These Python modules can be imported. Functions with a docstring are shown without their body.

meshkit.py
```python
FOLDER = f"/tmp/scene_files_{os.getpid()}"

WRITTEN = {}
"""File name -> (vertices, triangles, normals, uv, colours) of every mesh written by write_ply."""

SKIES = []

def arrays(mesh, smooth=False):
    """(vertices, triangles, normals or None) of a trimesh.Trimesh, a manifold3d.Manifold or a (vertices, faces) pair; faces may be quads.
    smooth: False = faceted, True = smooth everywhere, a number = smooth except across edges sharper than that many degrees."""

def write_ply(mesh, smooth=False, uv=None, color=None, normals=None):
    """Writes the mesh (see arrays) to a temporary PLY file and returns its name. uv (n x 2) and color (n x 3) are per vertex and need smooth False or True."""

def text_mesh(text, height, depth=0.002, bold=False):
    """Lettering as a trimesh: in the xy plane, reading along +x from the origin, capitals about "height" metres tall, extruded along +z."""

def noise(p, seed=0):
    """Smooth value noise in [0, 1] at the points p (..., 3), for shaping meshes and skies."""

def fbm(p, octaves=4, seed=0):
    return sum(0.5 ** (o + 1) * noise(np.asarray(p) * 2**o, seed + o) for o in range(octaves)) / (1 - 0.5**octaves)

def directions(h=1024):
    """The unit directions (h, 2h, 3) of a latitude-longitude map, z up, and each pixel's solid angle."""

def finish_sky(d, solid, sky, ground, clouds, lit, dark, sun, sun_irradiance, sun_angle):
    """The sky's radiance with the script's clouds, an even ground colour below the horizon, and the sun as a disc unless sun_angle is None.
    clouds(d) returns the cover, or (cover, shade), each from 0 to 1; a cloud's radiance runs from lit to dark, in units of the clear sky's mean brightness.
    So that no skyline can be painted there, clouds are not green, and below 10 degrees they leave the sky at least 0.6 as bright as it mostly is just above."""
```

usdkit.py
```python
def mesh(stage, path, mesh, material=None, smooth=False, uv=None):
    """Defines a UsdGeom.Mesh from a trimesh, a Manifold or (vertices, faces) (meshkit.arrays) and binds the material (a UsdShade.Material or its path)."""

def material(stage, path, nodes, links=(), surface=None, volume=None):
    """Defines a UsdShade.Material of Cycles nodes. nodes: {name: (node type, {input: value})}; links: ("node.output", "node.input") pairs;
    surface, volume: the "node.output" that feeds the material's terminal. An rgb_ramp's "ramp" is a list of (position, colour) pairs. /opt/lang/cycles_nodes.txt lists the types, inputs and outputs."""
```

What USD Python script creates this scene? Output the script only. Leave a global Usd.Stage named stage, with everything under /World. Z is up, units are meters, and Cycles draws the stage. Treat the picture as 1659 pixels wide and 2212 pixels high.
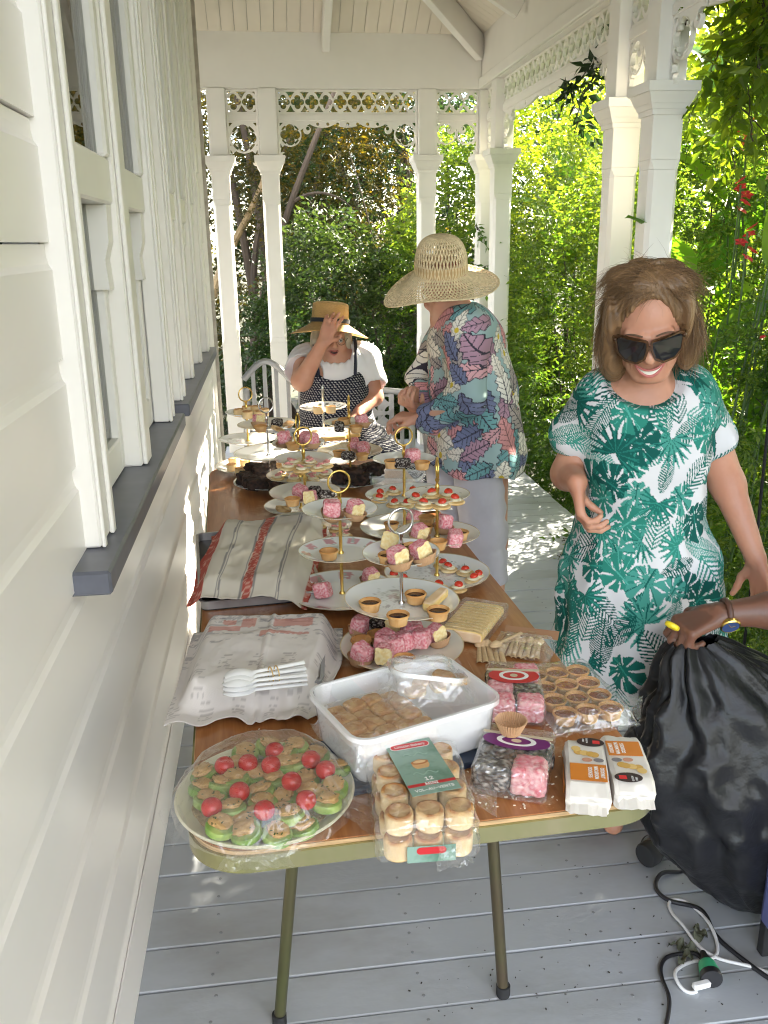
import math, random
import numpy as np, trimesh, usdkit, meshkit
from pxr import Usd, UsdGeom, UsdLux, UsdShade, Gf, Sdf, Vt
from shapely import geometry as sg, affinity as sa, union_all
stage = Usd.Stage.CreateInMemory()
UsdGeom.Xform.Define(stage, '/World'); UsdGeom.Scope.Define(stage, '/World/Looks')
# ---------------------------------------------------------------- camera, sky, sun
EXPOSURE = 3.34
ADDED_CLOUD = (3.5, 3.2, 2.85)   # radiance of cloud added to make skylight less blue, in the sky's own units
SKY, SUN, SUNDIR = 0.15, 1.2, np.array([.66, .52, .54])
SUNDIR = SUNDIR/np.linalg.norm(SUNDIR)
PITCH, YAW, ROLL, FPX, H = -.2962, -.1237, -.0152, 1910., 1.6
def Rm(a, b, c):
    ca, sn = math.cos(a), math.sin(a); cb, sb = math.cos(b), math.sin(b); cc, sc = math.cos(c), math.sin(c)
    return np.array([[cb,-sb,0],[sb,cb,0],[0,0,1]])@np.array([[1,0,0],[0,0,-1],[0,1,0.]])@np.array([[1,0,0],[0,ca,-sn],[0,sn,ca]])@np.array([[cc,-sc,0],[sc,cc,0],[0,0,1]])
RC = Rm(PITCH, YAW, ROLL)
M4 = np.eye(4); M4[:3,:3] = RC.T; M4[3,:3] = [0, 0, H]
cam = UsdGeom.Camera.Define(stage, '/World/camera')
cam.AddTransformOp().Set(Gf.Matrix4d(*M4.ravel().tolist()))
cam.CreateHorizontalApertureAttr(36.0); cam.CreateFocalLengthAttr(36*FPX/1659)
cam.CreateFStopAttr(22.0); cam.CreateFocusDistanceAttr(2.0); cam.CreateClippingRangeAttr(Gf.Vec2f(.05, 2000))
cam.CreateExposureAttr(EXPOSURE)
dome = UsdLux.DomeLight.Define(stage, '/World/sky')
dome.GetPrim().SetCustomDataByKey('kind', 'structure'); dome.GetPrim().SetCustomDataByKey('label', 'bright clear afternoon sky behind the garden')
skym = usdkit.material(stage, '/World/Looks/sky_light', {
    'sky': ('sky_texture', {'sky_type': 'single_scattering', 'sun_disc': False, 'sun_elevation': float(math.asin(SUNDIR[2])), 'sun_rotation': float(math.atan2(SUNDIR[0], SUNDIR[1]))}),
    'tc': ('texture_coordinate', {}), 'n': ('noise_texture', {'scale': 2.2, 'detail': 6., 'roughness': .6}), 'r': ('rgb_ramp', {'ramp': [(0, (.15,.15,.15)), (.35, (.25,.25,.25)), (.65, (.85,.85,.85)), (1, (.9,.9,.9))]}),
    'm': ('mix', {'color2': ADDED_CLOUD}), 'bg': ('background_shader', {'strength': SKY})},
    [('tc.generated', 'n.vector'), ('n.fac', 'r.fac'), ('r.color', 'm.fac'), ('sky.color', 'm.color1'), ('m.color', 'bg.color')], surface='bg.background')
UsdShade.MaterialBindingAPI.Apply(dome.GetPrim()).Bind(skym)
sun = UsdLux.DistantLight.Define(stage, '/World/sun')
sun.CreateNormalizeAttr(True); sun.CreateIntensityAttr(SUN); sun.CreateAngleAttr(.5); sun.CreateColorAttr(Gf.Vec3f(1, .9, .72))
_z = SUNDIR; _x = np.cross([0,0,1], _z); _x /= np.linalg.norm(_x); _y = np.cross(_z, _x)
ms = np.eye(4); ms[0,:3], ms[1,:3], ms[2,:3] = _x, _y, _z
sun.AddTransformOp().Set(Gf.Matrix4d(*ms.ravel().tolist()))

def V(u, v, x=None, y=None, z=None):
    "the point seen at (u, v) of the 1659 x 2212 picture in the plane x, y or z = given"
    d = RC@np.array([u-829.5, -(v-1106.), -FPX])
    t = x/d[0] if x is not None else y/d[1] if y is not None else (z-H)/d[2]
    return np.array([0, 0, H])+d*t

# ---------------------------------------------------------------- naming helpers
_used = {}
def numbered(parent, name):
    k = (str(parent), name); n = _used.get(k, 0); _used[k] = n+1
    return f'{parent}/{name}' + (f'_{n:03d}' if n else '')
def keys(p, **kw):
    for k, v in kw.items():
        if v: p.SetCustomDataByKey(k, v)
    return p
def T(name, label=None, cat=None, loc=(0,0,0), rz=0, group=None, kind=None):
    x = UsdGeom.Xform.Define(stage, numbered('/World', name))
    x.AddTranslateOp().Set(Gf.Vec3d(*map(float, loc)))
    if rz: x.AddRotateZOp().Set(float(rz))
    return keys(x.GetPrim(), label=label, category=cat, group=group, kind=kind)
def loc_of(p):
    a = p.GetAttribute('xformOp:translate').Get() if p else None
    if a is None:
        return np.zeros(3)
    return np.array(a)
def VF(m):
    if hasattr(m, 'to_mesh'):
        m = m.to_mesh(); return np.array(m.vert_properties[:, :3], float), np.array(m.tri_verts)
    if hasattr(m, 'vertices'):
        return np.array(m.vertices, float), np.array(m.faces)
    v, f = np.asarray(m[0], float), np.asarray(m[1], int)
    if f.shape[1] == 4: f = np.vstack([f[:, [0,1,2]], f[:, [0,2,3]]])
    return v, f
def P(parent, name, m, mat_, smooth=False, col=None, W=False, label=None, uv=None, kind=None, tint=None):
    "one mesh under parent (a prim, or None for top level). W: the mesh is in world coordinates"
    path = numbered(parent.GetPath() if parent else '/World', name)
    v, f = VF(m)
    if W:
        o = parent
        while o and not o.IsPseudoRoot():
            v = v-loc_of(o); o = o.GetParent()
    if col is not None or tint is not None: smooth = True if smooth else False
    g = usdkit.mesh(stage, path, (v, f), mat_, smooth=smooth, uv=uv)
    if col is not None:
        UsdGeom.PrimvarsAPI(g).CreatePrimvar('col', Sdf.ValueTypeNames.Color3fArray, 'vertex').Set(Vt.Vec3fArray.FromNumpy(np.asarray(col, np.float32)))
    if tint is not None:
        t3 = np.repeat(np.asarray(tint, np.float32)[:, None], 3, 1)
        UsdGeom.PrimvarsAPI(g).CreatePrimvar('tint', Sdf.ValueTypeNames.Color3fArray, 'vertex').Set(Vt.Vec3fArray.FromNumpy(t3))
    return keys(g.GetPrim(), label=label, kind=kind)
def tag(p, label, cat, group=None, kind=None):
    return keys(p, label=label, category=cat, group=group, kind=kind)
def dup(root, loc, rz=0, label=None, group=None, tilt=(0,0), scale=1, name=None):
    x = UsdGeom.Xform.Define(stage, numbered('/World', name or root.GetName().rstrip('0123456789').rstrip('_')))
    x.GetPrim().GetReferences().AddInternalReference(root.GetPath())
    x.ClearXformOpOrder()
    x.AddTransformOp().Set(Gf.Matrix4d(*mat4(loc, rz, tilt, scale).T.ravel().tolist()))
    p = x.GetPrim(); was = root.GetCustomData()
    keys(p, label=label or was.get('label'), category=was.get('category'), group=group or was.get('group'))
    p.SetInstanceable(True)
    return p
def mat4(loc, rz=0, tilt=(0,0), scale=1):
    a, b, c = math.radians(tilt[0]), math.radians(tilt[1]), math.radians(rz)
    Rx = np.array([[1,0,0],[0,math.cos(a),-math.sin(a)],[0,math.sin(a),math.cos(a)]])
    Ry = np.array([[math.cos(b),0,math.sin(b)],[0,1,0],[-math.sin(b),0,math.cos(b)]])
    Rz = np.array([[math.cos(c),-math.sin(c),0],[math.sin(c),math.cos(c),0],[0,0,1]])
    m = np.eye(4); m[:3,:3] = Rz@Rx@Ry*scale; m[:3,3] = loc
    return m

# ---------------------------------------------------------------- shapes
def cat(ms):
    vs, fs, n = [], [], 0
    for m in ms:
        v, f = VF(m); vs.append(v); fs.append(f+n); n += len(v)
    return np.vstack(vs), np.vstack(fs)
def mv(m, loc=(0,0,0), rz=0, tilt=(0,0), scale=1):
    v, f = VF(m); M = mat4(loc, rz, tilt, scale)
    return v@M[:3,:3].T+M[:3,3], f
_s = np.array([[x,y,z] for x in (-1,1) for y in (-1,1) for z in (-1,1)], float)
def _bv(h, b):
    h = np.asarray(h, float)
    return np.vstack([_s*(h-np.array(o)*b) for o in ((0,1,1),(1,0,1),(1,1,0))])
_hull = trimesh.convex.convex_hull(_bv((1,1,1),.2))
_key = {tuple(np.round(p,6)): i for i, p in enumerate(_bv((1,1,1),.2))}
_bf = np.array([_key[tuple(np.round(p,6))] for p in _hull.vertices])[_hull.faces]
def box(x0, x1, y0, y1, z0, z1, b=.003):
    h = np.array([x1-x0, y1-y0, z1-z0])/2
    return _bv(h, min(b, h.min()*.45))+np.array([x0+x1, y0+y1, z0+z1])/2, _bf
def rev(prof, n=32, close=True):
    "surface of revolution about z of (r, z) points"
    p = np.asarray(prof, float); k = len(p); a = np.arange(n)*2*np.pi/n
    v = np.stack([p[None,:,0]*np.cos(a)[:,None], p[None,:,0]*np.sin(a)[:,None], np.broadcast_to(p[None,:,1], (n,k))], -1).reshape(-1,3)
    i, j = np.meshgrid(np.arange(n), np.arange(k-1), indexing='ij'); i2 = (i+1) % n
    q = np.stack([i*k+j, i2*k+j, i2*k+j+1, i*k+j+1], -1).reshape(-1,4)
    return v, np.vstack([q[:, [0,1,2]], q[:, [0,2,3]]])
def tube(pts, r, n=8, caps=True):
    p = np.asarray(pts, float); k = len(p); r = np.broadcast_to(np.asarray(r, float), (k,))
    t = np.gradient(p, axis=0); t /= np.linalg.norm(t, axis=1, keepdims=True)+1e-12
    up = np.array([0,0,1.]) if abs(t[0][2]) < .9 else np.array([1.,0,0])
    a = np.cross(t[0], up); A = []
    for i in range(k):
        a = a-t[i]*(a@t[i]); a = a/(np.linalg.norm(a)+1e-12); A.append(a)
    A = np.array(A); B = np.cross(t, A); th = np.arange(n)*2*np.pi/n
    v = (p[:,None]+r[:,None,None]*(np.cos(th)[None,:,None]*A[:,None]+np.sin(th)[None,:,None]*B[:,None])).reshape(-1,3)
    i, j = np.meshgrid(np.arange(k-1), np.arange(n), indexing='ij'); j2 = (j+1) % n
    q = np.stack([i*n+j, i*n+j2, (i+1)*n+j2, (i+1)*n+j], -1).reshape(-1,4)
    f = [q[:, [0,1,2]], q[:, [0,2,3]]]
    if caps:
        v = np.vstack([v, p[0], p[-1]]); c = k*n; j = np.arange(n)
        f += [np.stack([np.full(n,c), (j+1)%n, j], 1), np.stack([np.full(n,c+1), (k-1)*n+j, (k-1)*n+(j+1)%n], 1)]
    return v, np.vstack(f)
def spline(pts, n=40):
    from scipy.interpolate import CubicSpline
    p = np.asarray(pts, float); s = np.r_[0, np.cumsum(np.linalg.norm(np.diff(p, axis=0), axis=1))]
    return CubicSpline(s, p)(np.linspace(0, s[-1], n))
def ring(R, r, n=32, k=8):
    a = np.arange(n+1)*2*np.pi/n
    return tube(np.stack([R*np.cos(a), R*np.sin(a), 0*a], 1), r, k, False)
def sheet(P3):
    "grid (a, b, 3) of points as a mesh"
    a, b, _ = P3.shape; i, j = np.meshgrid(np.arange(a-1), np.arange(b-1), indexing='ij')
    q = np.stack([i*b+j, i*b+j+1, (i+1)*b+j+1, (i+1)*b+j], -1).reshape(-1,4)
    return P3.reshape(-1,3), np.vstack([q[:, [0,1,2]], q[:, [0,2,3]]])
def shell(P3, th):
    "grid as a closed thin slab"
    v, f = sheet(P3); a, b, _ = P3.shape
    tm = trimesh.Trimesh(v, f, process=False); n = tm.vertex_normals
    v2 = np.vstack([v, v-n*th]); N = len(v)
    idx = np.arange(N).reshape(a, b); loop = np.r_[idx[0,:-1], idx[:-1,-1], idx[-1,:0:-1], idx[:0:-1,0]]
    l2 = np.roll(loop, -1)
    e = np.vstack([np.stack([loop, loop+N, l2+N], 1), np.stack([loop, l2+N, l2], 1)])
    return v2, np.vstack([f, f[:, ::-1]+N, e])
def extrude(poly, h):
    gs = [g for g in getattr(poly, 'geoms', [poly]) if g.area > 1e-9]
    return cat([trimesh.creation.extrude_polygon(g, h, engine='earcut') for g in gs])
def xz(m, y=0):
    "turns an extrusion (x, y, depth z) upright: x stays, y becomes z, the depth runs along +y"
    v, f = VF(m); return np.stack([v[:,0], y+v[:,2], v[:,1]], 1), f[:, ::-1]
def noise(p, s, seed=0): return meshkit.noise(np.asarray(p, float)*s, seed)*2-1
def fbm(p, s, o=4, seed=0): return meshkit.fbm(np.asarray(p, float)*s+31.7, o, seed)*2-1

# ---------------------------------------------------------------- materials
_mats = {}
def mat(name, col=(.8,.8,.8), rough=.55, var=0., vs=8., bump=0., bs=60., col2=None, spec=.5, stretch=(1,1,1), detail=4., thr=(.3,.7), **pr):
    if name in _mats: return _mats[name]
    N = {'p': ('principled_bsdf', {'base_color': col, 'roughness': rough, 'specular_ior_level': spec, **pr})}
    L = []
    if var or col2 or bump:
        N['tc'] = ('texture_coordinate', {}); N['mp'] = ('mapping', {'scale': stretch}); L += [('tc.object', 'mp.vector')]
    if var or col2:
        c = np.array(col); a = np.array(col2) if col2 is not None else c*(1-var)
        b = c if col2 is not None else np.minimum(c*(1+var), .95)
        N['n'] = ('noise_texture', {'scale': vs, 'detail': detail, 'roughness': .6})
        N['r'] = ('rgb_ramp', {'ramp': [(0, a), (thr[0], a), (thr[1], b), (1, b)]})
        L += [('mp.vector', 'n.vector'), ('n.fac', 'r.fac'), ('r.color', 'p.base_color')]
    if bump:
        N['bn'] = ('noise_texture', {'scale': bs, 'detail': 3., 'roughness': .6}); N['b'] = ('bump', {'strength': 1., 'distance': bump})
        L += [('mp.vector', 'bn.vector'), ('bn.fac', 'b.height'), ('b.normal', 'p.normal')]
    _mats[name] = usdkit.material(stage, f'/World/Looks/{name}', N, L, surface='p.BSDF')
    return _mats[name]
def vmat(name, rough=.6, bump=0., bs=200., trans=0., spec=.4, **pr):
    "colour from the mesh's own colour layer (prints, glazes, baked crusts)"
    if name in _mats: return _mats[name]
    N = {'a': ('attribute', {'attribute': 'col'}), 'p': ('principled_bsdf', {'roughness': rough, 'specular_ior_level': spec, **pr})}
    L = [('a.color', 'p.base_color')]; out = 'p.BSDF'
    if bump:
        N['tc'] = ('texture_coordinate', {}); N['bn'] = ('noise_texture', {'scale': bs, 'detail': 3.}); N['b'] = ('bump', {'distance': bump})
        L += [('tc.object', 'bn.vector'), ('bn.fac', 'b.height'), ('b.normal', 'p.normal')]
    if trans:
        N['t'] = ('translucent_bsdf', {}); N['m'] = ('mix_closure', {'fac': trans})
        L += [('a.color', 't.color'), ('p.BSDF', 'm.closure1'), ('t.BSDF', 'm.closure2')]; out = 'm.closure'
    _mats[name] = usdkit.material(stage, f'/World/Looks/{name}', N, L, surface=out)
    return _mats[name]
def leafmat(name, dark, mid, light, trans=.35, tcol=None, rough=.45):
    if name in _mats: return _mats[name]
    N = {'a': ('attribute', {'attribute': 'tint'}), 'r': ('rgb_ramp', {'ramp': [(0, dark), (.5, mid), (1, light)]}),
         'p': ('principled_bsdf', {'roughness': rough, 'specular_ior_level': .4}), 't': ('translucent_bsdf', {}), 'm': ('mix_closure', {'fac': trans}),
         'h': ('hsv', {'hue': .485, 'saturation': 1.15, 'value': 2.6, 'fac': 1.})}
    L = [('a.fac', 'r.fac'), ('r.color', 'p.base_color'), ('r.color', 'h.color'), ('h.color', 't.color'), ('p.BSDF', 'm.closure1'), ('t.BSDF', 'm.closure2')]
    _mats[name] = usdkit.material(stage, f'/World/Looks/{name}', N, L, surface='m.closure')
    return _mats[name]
def film(name, tint=(1,1,1), bump=.004, bs=30., gloss=.12, milk=.05):
    "clear plastic film: mostly see-through with sharp crinkled glints"
    if name in _mats: return _mats[name]
    N = {'tr': ('transparent_bsdf', {'color': tint}), 'g': ('glossy_bsdf', {'roughness': .08, 'color': (1,1,1)}), 'd': ('diffuse_bsdf', {'color': (.85,.85,.85)}),
         'tc': ('texture_coordinate', {}), 'bn': ('noise_texture', {'scale': bs, 'detail': 3., 'distortion': 2.5, 'type': 'ridged_multifractal'}), 'b': ('bump', {'distance': bump}),
         'lw': ('layer_weight', {'blend': .5}), 'pw': ('math', {'math_type': 'power', 'value2': 4.}), 'ma': ('math', {'math_type': 'multiply_add', 'value2': .8, 'value3': gloss}), 'm1': ('mix_closure', {'fac': milk}), 'm2': ('mix_closure', {})}
    L = [('tc.object', 'bn.vector'), ('bn.fac', 'b.height'), ('b.normal', 'g.normal'), ('lw.facing', 'pw.value1'), ('pw.value', 'ma.value1'), ('ma.value', 'm2.fac'),
         ('tr.BSDF', 'm1.closure1'), ('d.BSDF', 'm1.closure2'), ('m1.closure', 'm2.closure1'), ('g.BSDF', 'm2.closure2')]
    _mats[name] = usdkit.material(stage, f'/World/Looks/{name}', N, L, surface='m2.closure')
    return _mats[name]
white = mat('white_paint', (.80,.775,.73), .42, var=.03, vs=3., bump=.0006, bs=25., detail=5.)
wall_m = mat('wall_paint', (.84,.80,.77), .32, var=.02, vs=2., bump=.0012, bs=9., stretch=(1,.35,1))
worn = mat('worn_white_paint', (.78,.76,.72), .5, col2=(.60,.55,.47), vs=7., thr=(.22,.36), bump=.0008, bs=40.)
ceil_m = mat('ceiling_paint', (.74,.675,.575), .6, var=.05, vs=2.)
deck_m = mat('deck_paint', (.385,.41,.44), .45, col2=(.28,.285,.285), vs=3.2, thr=(.28,.5), bump=.0007, bs=50., stretch=(.5,1,1), detail=7.)
grey_m = mat('grey_sill_paint', (.10,.105,.13), .35, var=.15, vs=14.)
gap_m = mat('shadow_gap', (.02,.02,.02), .9)
glass_dark = usdkit.material(stage, '/World/Looks/window_glass', {'fr': ('fresnel', {'IOR': 1.5}), 't': ('transparent_bsdf', {'color': (.8,.85,.85)}), 'g': ('glossy_bsdf', {'roughness': .01}), 'mx': ('mix_closure', {})},
    [('fr.fac', 'mx.fac'), ('t.BSDF', 'mx.closure1'), ('g.BSDF', 'mx.closure2')], surface='mx.closure')
room_m = mat('unlit_room_dark', (.03,.03,.03), .9)  # near-black colour stands for the unlit room behind the panes
# ================================================================ the veranda
rng = np.random.default_rng(7)
# ground and deck
gv = np.array([[x, y, 0.] for x in np.r_[-300, -60, np.linspace(-12, 20, 33), 60, 300] for y in np.r_[-300, -60, np.linspace(-12, 30, 43), 60, 300]])
n1, n2 = 37, 47
gp = gv.reshape(n1, n2, 3); gp[..., 2] = -.62+.06*fbm(gp.reshape(-1,3), .8).reshape(n1, n2)
soil = mat('garden_soil', (.05,.038,.025), .95, col2=(.03,.045,.015), vs=2.5, bump=.02, bs=14.)
g = P(None, 'ground', sheet(gp[:, ::-1][::-1]), soil, smooth=True); keys(g, kind='structure', label='dark garden soil below the deck')
deck = T('deck_floor', kind='structure', label='pale grey painted veranda floor boards laid across')
Y0, PIT = -1.07, .1283
k = 0
while Y0+k*PIT < 7.25:
    y = Y0+1.5087-.1283*11-.0+k*PIT
    y = 1.5087-.1283*20+k*PIT
    if y > 7.2: break
    dz = rng.uniform(-.0012, .0012); dx = rng.uniform(0, .008)
    P(deck, 'floor_board', box(-.40, 1.765+dx, y+.0022, y+PIT-.0022, -.024, dz, .0025), deck_m)
    k += 1
P(deck, 'joist', box(-.40, 1.74, -1.05, 7.3, -.16, -.0265), mat('joist_timber', (.12,.11,.10), .8))
P(deck, 'edge_board', box(1.742, 1.762, -1.05, 7.3, -.2, -.027), white)

nl = [mv(rev([(1e-5,.0012), (.0035,.0011), (.0042,.0002)], 8), (x+rng.normal()*.004, 1.5087-.1283*20+(k+q)*PIT+rng.normal()*.002, .0006)) for k in range(12, 55) for x in np.arange(-.2, 1.75, .46) for q in (.25, .75)]
keys(P(deck, 'nail_heads', cat(nl), mat('painted_nails', (.20,.21,.22), .5)), kind='stuff')
# house wall: rusticated weatherboards, windows, sills
WX = -.37
wall = T('house_wall', 'white painted weatherboard house wall along the left side', 'wall', (WX, 0, 0))
def board_prof(z0, z1):   # (x out, z): flat face, then a cove up to the next board
    return [(-.03, z0), (.0, z0), (.0, z1-.046), (-.002, z1-.043), (-.006, z1-.036), (-.0085, z1-.022), (-.009, z1-.003), (-.03, z1-.003)]
def board(y0, y1, z0, z1):
    pr = board_prof(z0, z1); n = len(pr)
    v = np.array([(x+WX, y, z) for y in (y0, y1) for x, z in pr]); f = []
    for i in range(n):
        j = (i+1) % n; f += [[i, n+i, n+j], [i, n+j, j]]
    f += [[0, i+1, i] for i in range(1, n-1)][::-1]; f = [list(x) for x in f]
    f += [[n, n+i, n+i+1] for i in range(1, n-1)]
    return v, np.array(f)[:, ::-1]
W1, W2 = (1.66, 3.04), (3.34, 5.02)
WE = 5.72
zb = [.005+.2*i+.0 for i in range(22)]
ZB = [z-.0 for z in np.arange(.008, 4.2, .2)]
SILLZ, HEAD = 1.045, 3.1
for z in ZB:
    z1 = z+.2
    segs = [(-1.05, WE)]
    if z > SILLZ-.06 and z < HEAD+.1:
        segs = [(-1.05, W1[0]+.05), (W1[1]-.05, W2[0]+.05), (W2[1]-.05, WE)]
    for a, b in segs: P(wall, 'weatherboard', board(a, b, z, z1), wall_m, W=True)
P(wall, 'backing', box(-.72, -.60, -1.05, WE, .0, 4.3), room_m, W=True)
P(wall, 'return_wall', box(-4.5, -.65, WE-.06, WE, -.6, 4.3), wall_m, W=True)
P(wall, 'base_board', box(WX+.001, WX+.005, -1.05, WE, .0, .16), wall_m, W=True)
P(wall, 'corner_board', box(-.43, WX+.02, WE+.002, WE+.025, -.1, 4.2), white, W=True)
P(wall, 'frieze_board', box(WX, WX+.028, -1.05, WE, HEAD+.12, 3.45), white, W=True)
def arch_cut(y0, y1, z0, zs):  # opening with a segmental head
    a = np.linspace(0, np.pi, 17); c = (y0+y1)/2; r = (y1-y0)/2
    return sg.Polygon([(y0, z0), (y1, z0)]+[(c+r*math.cos(t), zs+r*.75*math.sin(t)) for t in a])
def yz(m, x):
    v, f = VF(m); return np.stack([x+v[:,2], v[:,0], v[:,1]], 1), f
def window(name_lab, y0, y1, lights, sill, far):
    w = P(wall, 'window', xz_frame(y0, y1, lights), white, W=True, label=name_lab)
    loc = WX
    # architraves: flat board with a raised outer bead
    for (a, b) in ((y0, y0+.115), (y1-.115, y1)):
        P(w, 'architrave', cat([box(WX-.02, WX+.030, a, b, SILLZ+.002, HEAD, .004), box(WX+.0305, WX+.040, b-.026 if a == y0 else a+.001, b-.001 if a == y0 else a+.026, SILLZ+.002, HEAD, .004), box(WX+.0305, WX+.038, a+.001 if a == y0 else b-.02, a+.018 if a == y0 else b-.001, SILLZ+.002, HEAD, .003)]), white, W=True)
    P(w, 'sill', cat([box(WX-.06, WX+.066, sill[0], sill[1], SILLZ-.046, SILLZ, .005)]), grey_m, W=True)
    P(w, 'head_board', box(WX-.02, WX+.034, y0-.03, y1+.03, HEAD+.001, HEAD+.12, .005), white, W=True)
    for i, (a, b) in enumerate(lights):
        ztr = 1.70
        P(w, 'sash', cat([box(WX-.058, WX-.02, a+.003, a+.048, SILLZ+.004, ztr, .004), box(WX-.058, WX-.02, b-.048, b-.003, SILLZ+.004, ztr, .004), box(WX-.058, WX-.02, a+.05, b-.05, SILLZ+.004, SILLZ+.09, .004),
            box(WX-.014, WX+.004, a+.003, a+.030, ztr+.1, HEAD-.02, .004), box(WX-.014, WX+.018, b-.060, b-.003, ztr+.1, HEAD-.02, .012), box(WX-.014, WX+.004, a+.032, b-.062, HEAD-.12, HEAD-.02, .004)]), worn, W=True)
        P(w, 'transom', box(WX-.1, WX+.012, a, b, ztr-.005, ztr+.10, .006), white, W=True)
        hp = sg.Polygon([(WX-.055, ztr-.006), (WX+.006, ztr-.006), (WX+.004, ztr-.09), (WX-.008, ztr-.13), (WX-.004, ztr-.2), (WX-.055, ztr-.2)])
        for (ha, hb) in ((b-.07, b-.002),):
            v, f = VF(extrude(hp, hb-ha)); P(w, 'bracket', (np.stack([v[:,0], ha+v[:,2], v[:,1]], 1), f[:, ::-1]), white, W=True)
        # pane: the upper one is clear dark glass, the lower one backed by a white blind
        P(w, 'pane', box(WX-.008, WX-.004, a+.028, b-.056, ztr+.09, HEAD-.1, .001), glass_dark, W=True)
        P(w, 'pane', box(WX-.044, WX-.040, a+.046, b-.046, SILLZ+.08, ztr-.004, .001), glass_dark, W=True)
        P(w, 'blind', box(WX-.0700, WX-.0600, a+.045, b-.045, SILLZ+.06, ztr-.004, .001), white, W=True, label='pale drawn blind behind the lower pane')
    return w
def xz_frame(y0, y1, lights):   # jamb lining and the mullions between the lights
    ed = [y0+.115]+[e for l in lights for e in l]+[y1-.115]
    ms = []
    for i in range(0, len(ed), 2):
        a, b = ed[i], ed[i+1]
        if b-a > .004: ms.append(box(WX-.11, WX+.022 if 0 < i < len(ed)-2 else WX+.0, a, b, SILLZ+.001, HEAD, .005))
        if 0 < i < len(ed)-2: ms.append(box(WX+.0225, WX+.034, a+.012, b-.012, SILLZ+.003, HEAD-.01, .004))
    return cat(ms)
window('tall white window nearest the camera with a long grey sill', W1[0], W1[1], [(1.785, 2.32), (2.43, 2.925)], (1.53, 3.09), False)
window('far white window with arched head and short grey sill', W2[0], W2[1], [(3.46, 3.90), (3.98, 4.42), (4.50, 4.90)], (3.27, 5.16), True)
dp = T('corner_stop', 'notched grey-white strip at the far corner of the house wall', 'trim', (-.36, WE+.035, -.3))
P(dp, 'strip', mv(xz(extrude(sg.Polygon([(.03, -.3), (.03, 3.2)]+[(-.03-(.02 if ((z+.05) % .2) < .05 else 0), z) for z in np.arange(3.2, -.3, -.02)]).buffer(0), .03)), (0, 0, .3)), mat('weathered_strip', (.42,.38,.33), .8, var=.25, vs=12.))

# posts
PZ = 2.095
def post_mesh():
    def sq(h, z, c=0): return [(sx*h-(sx*c if k else 0), sy*h-(0 if k else sy*c), z) for sx in (-1,1) for sy in (-1,1) for k in (0,1)]
    h = .066
    def hull(a): return trimesh.convex.convex_hull(np.array(a))
    return cat([hull(sq(h, 0, .002)+sq(h, .86, .002)), hull(sq(h, .861, .002)+sq(h, .90, .018)), hull(sq(h, .901, .018)+sq(h, 1.88, .018)), hull(sq(h, 1.881, .018)+sq(h, 1.92, .002)), hull(sq(h, 1.921, .002)+sq(h, PZ+.01, .002))])
def cap_mesh():
    ms = []
    for z0, z1, a, b in ((PZ, PZ+.022, .074, .076), (PZ+.022, PZ+.044, .078, .088), (PZ+.044, PZ+.085, .089, .106), (PZ+.085, PZ+.125, .112, .113), (PZ+.125, PZ+.13, .113, .066)):
        ms.append(trimesh.convex.convex_hull(np.array([(sx*r, sy*r, z) for r, z in ((a, z0+.0005), (b, z1)) for sx in (-1,1) for sy in (-1,1)])))
    return cat(ms)
BEAMZ = 2.675
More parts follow.
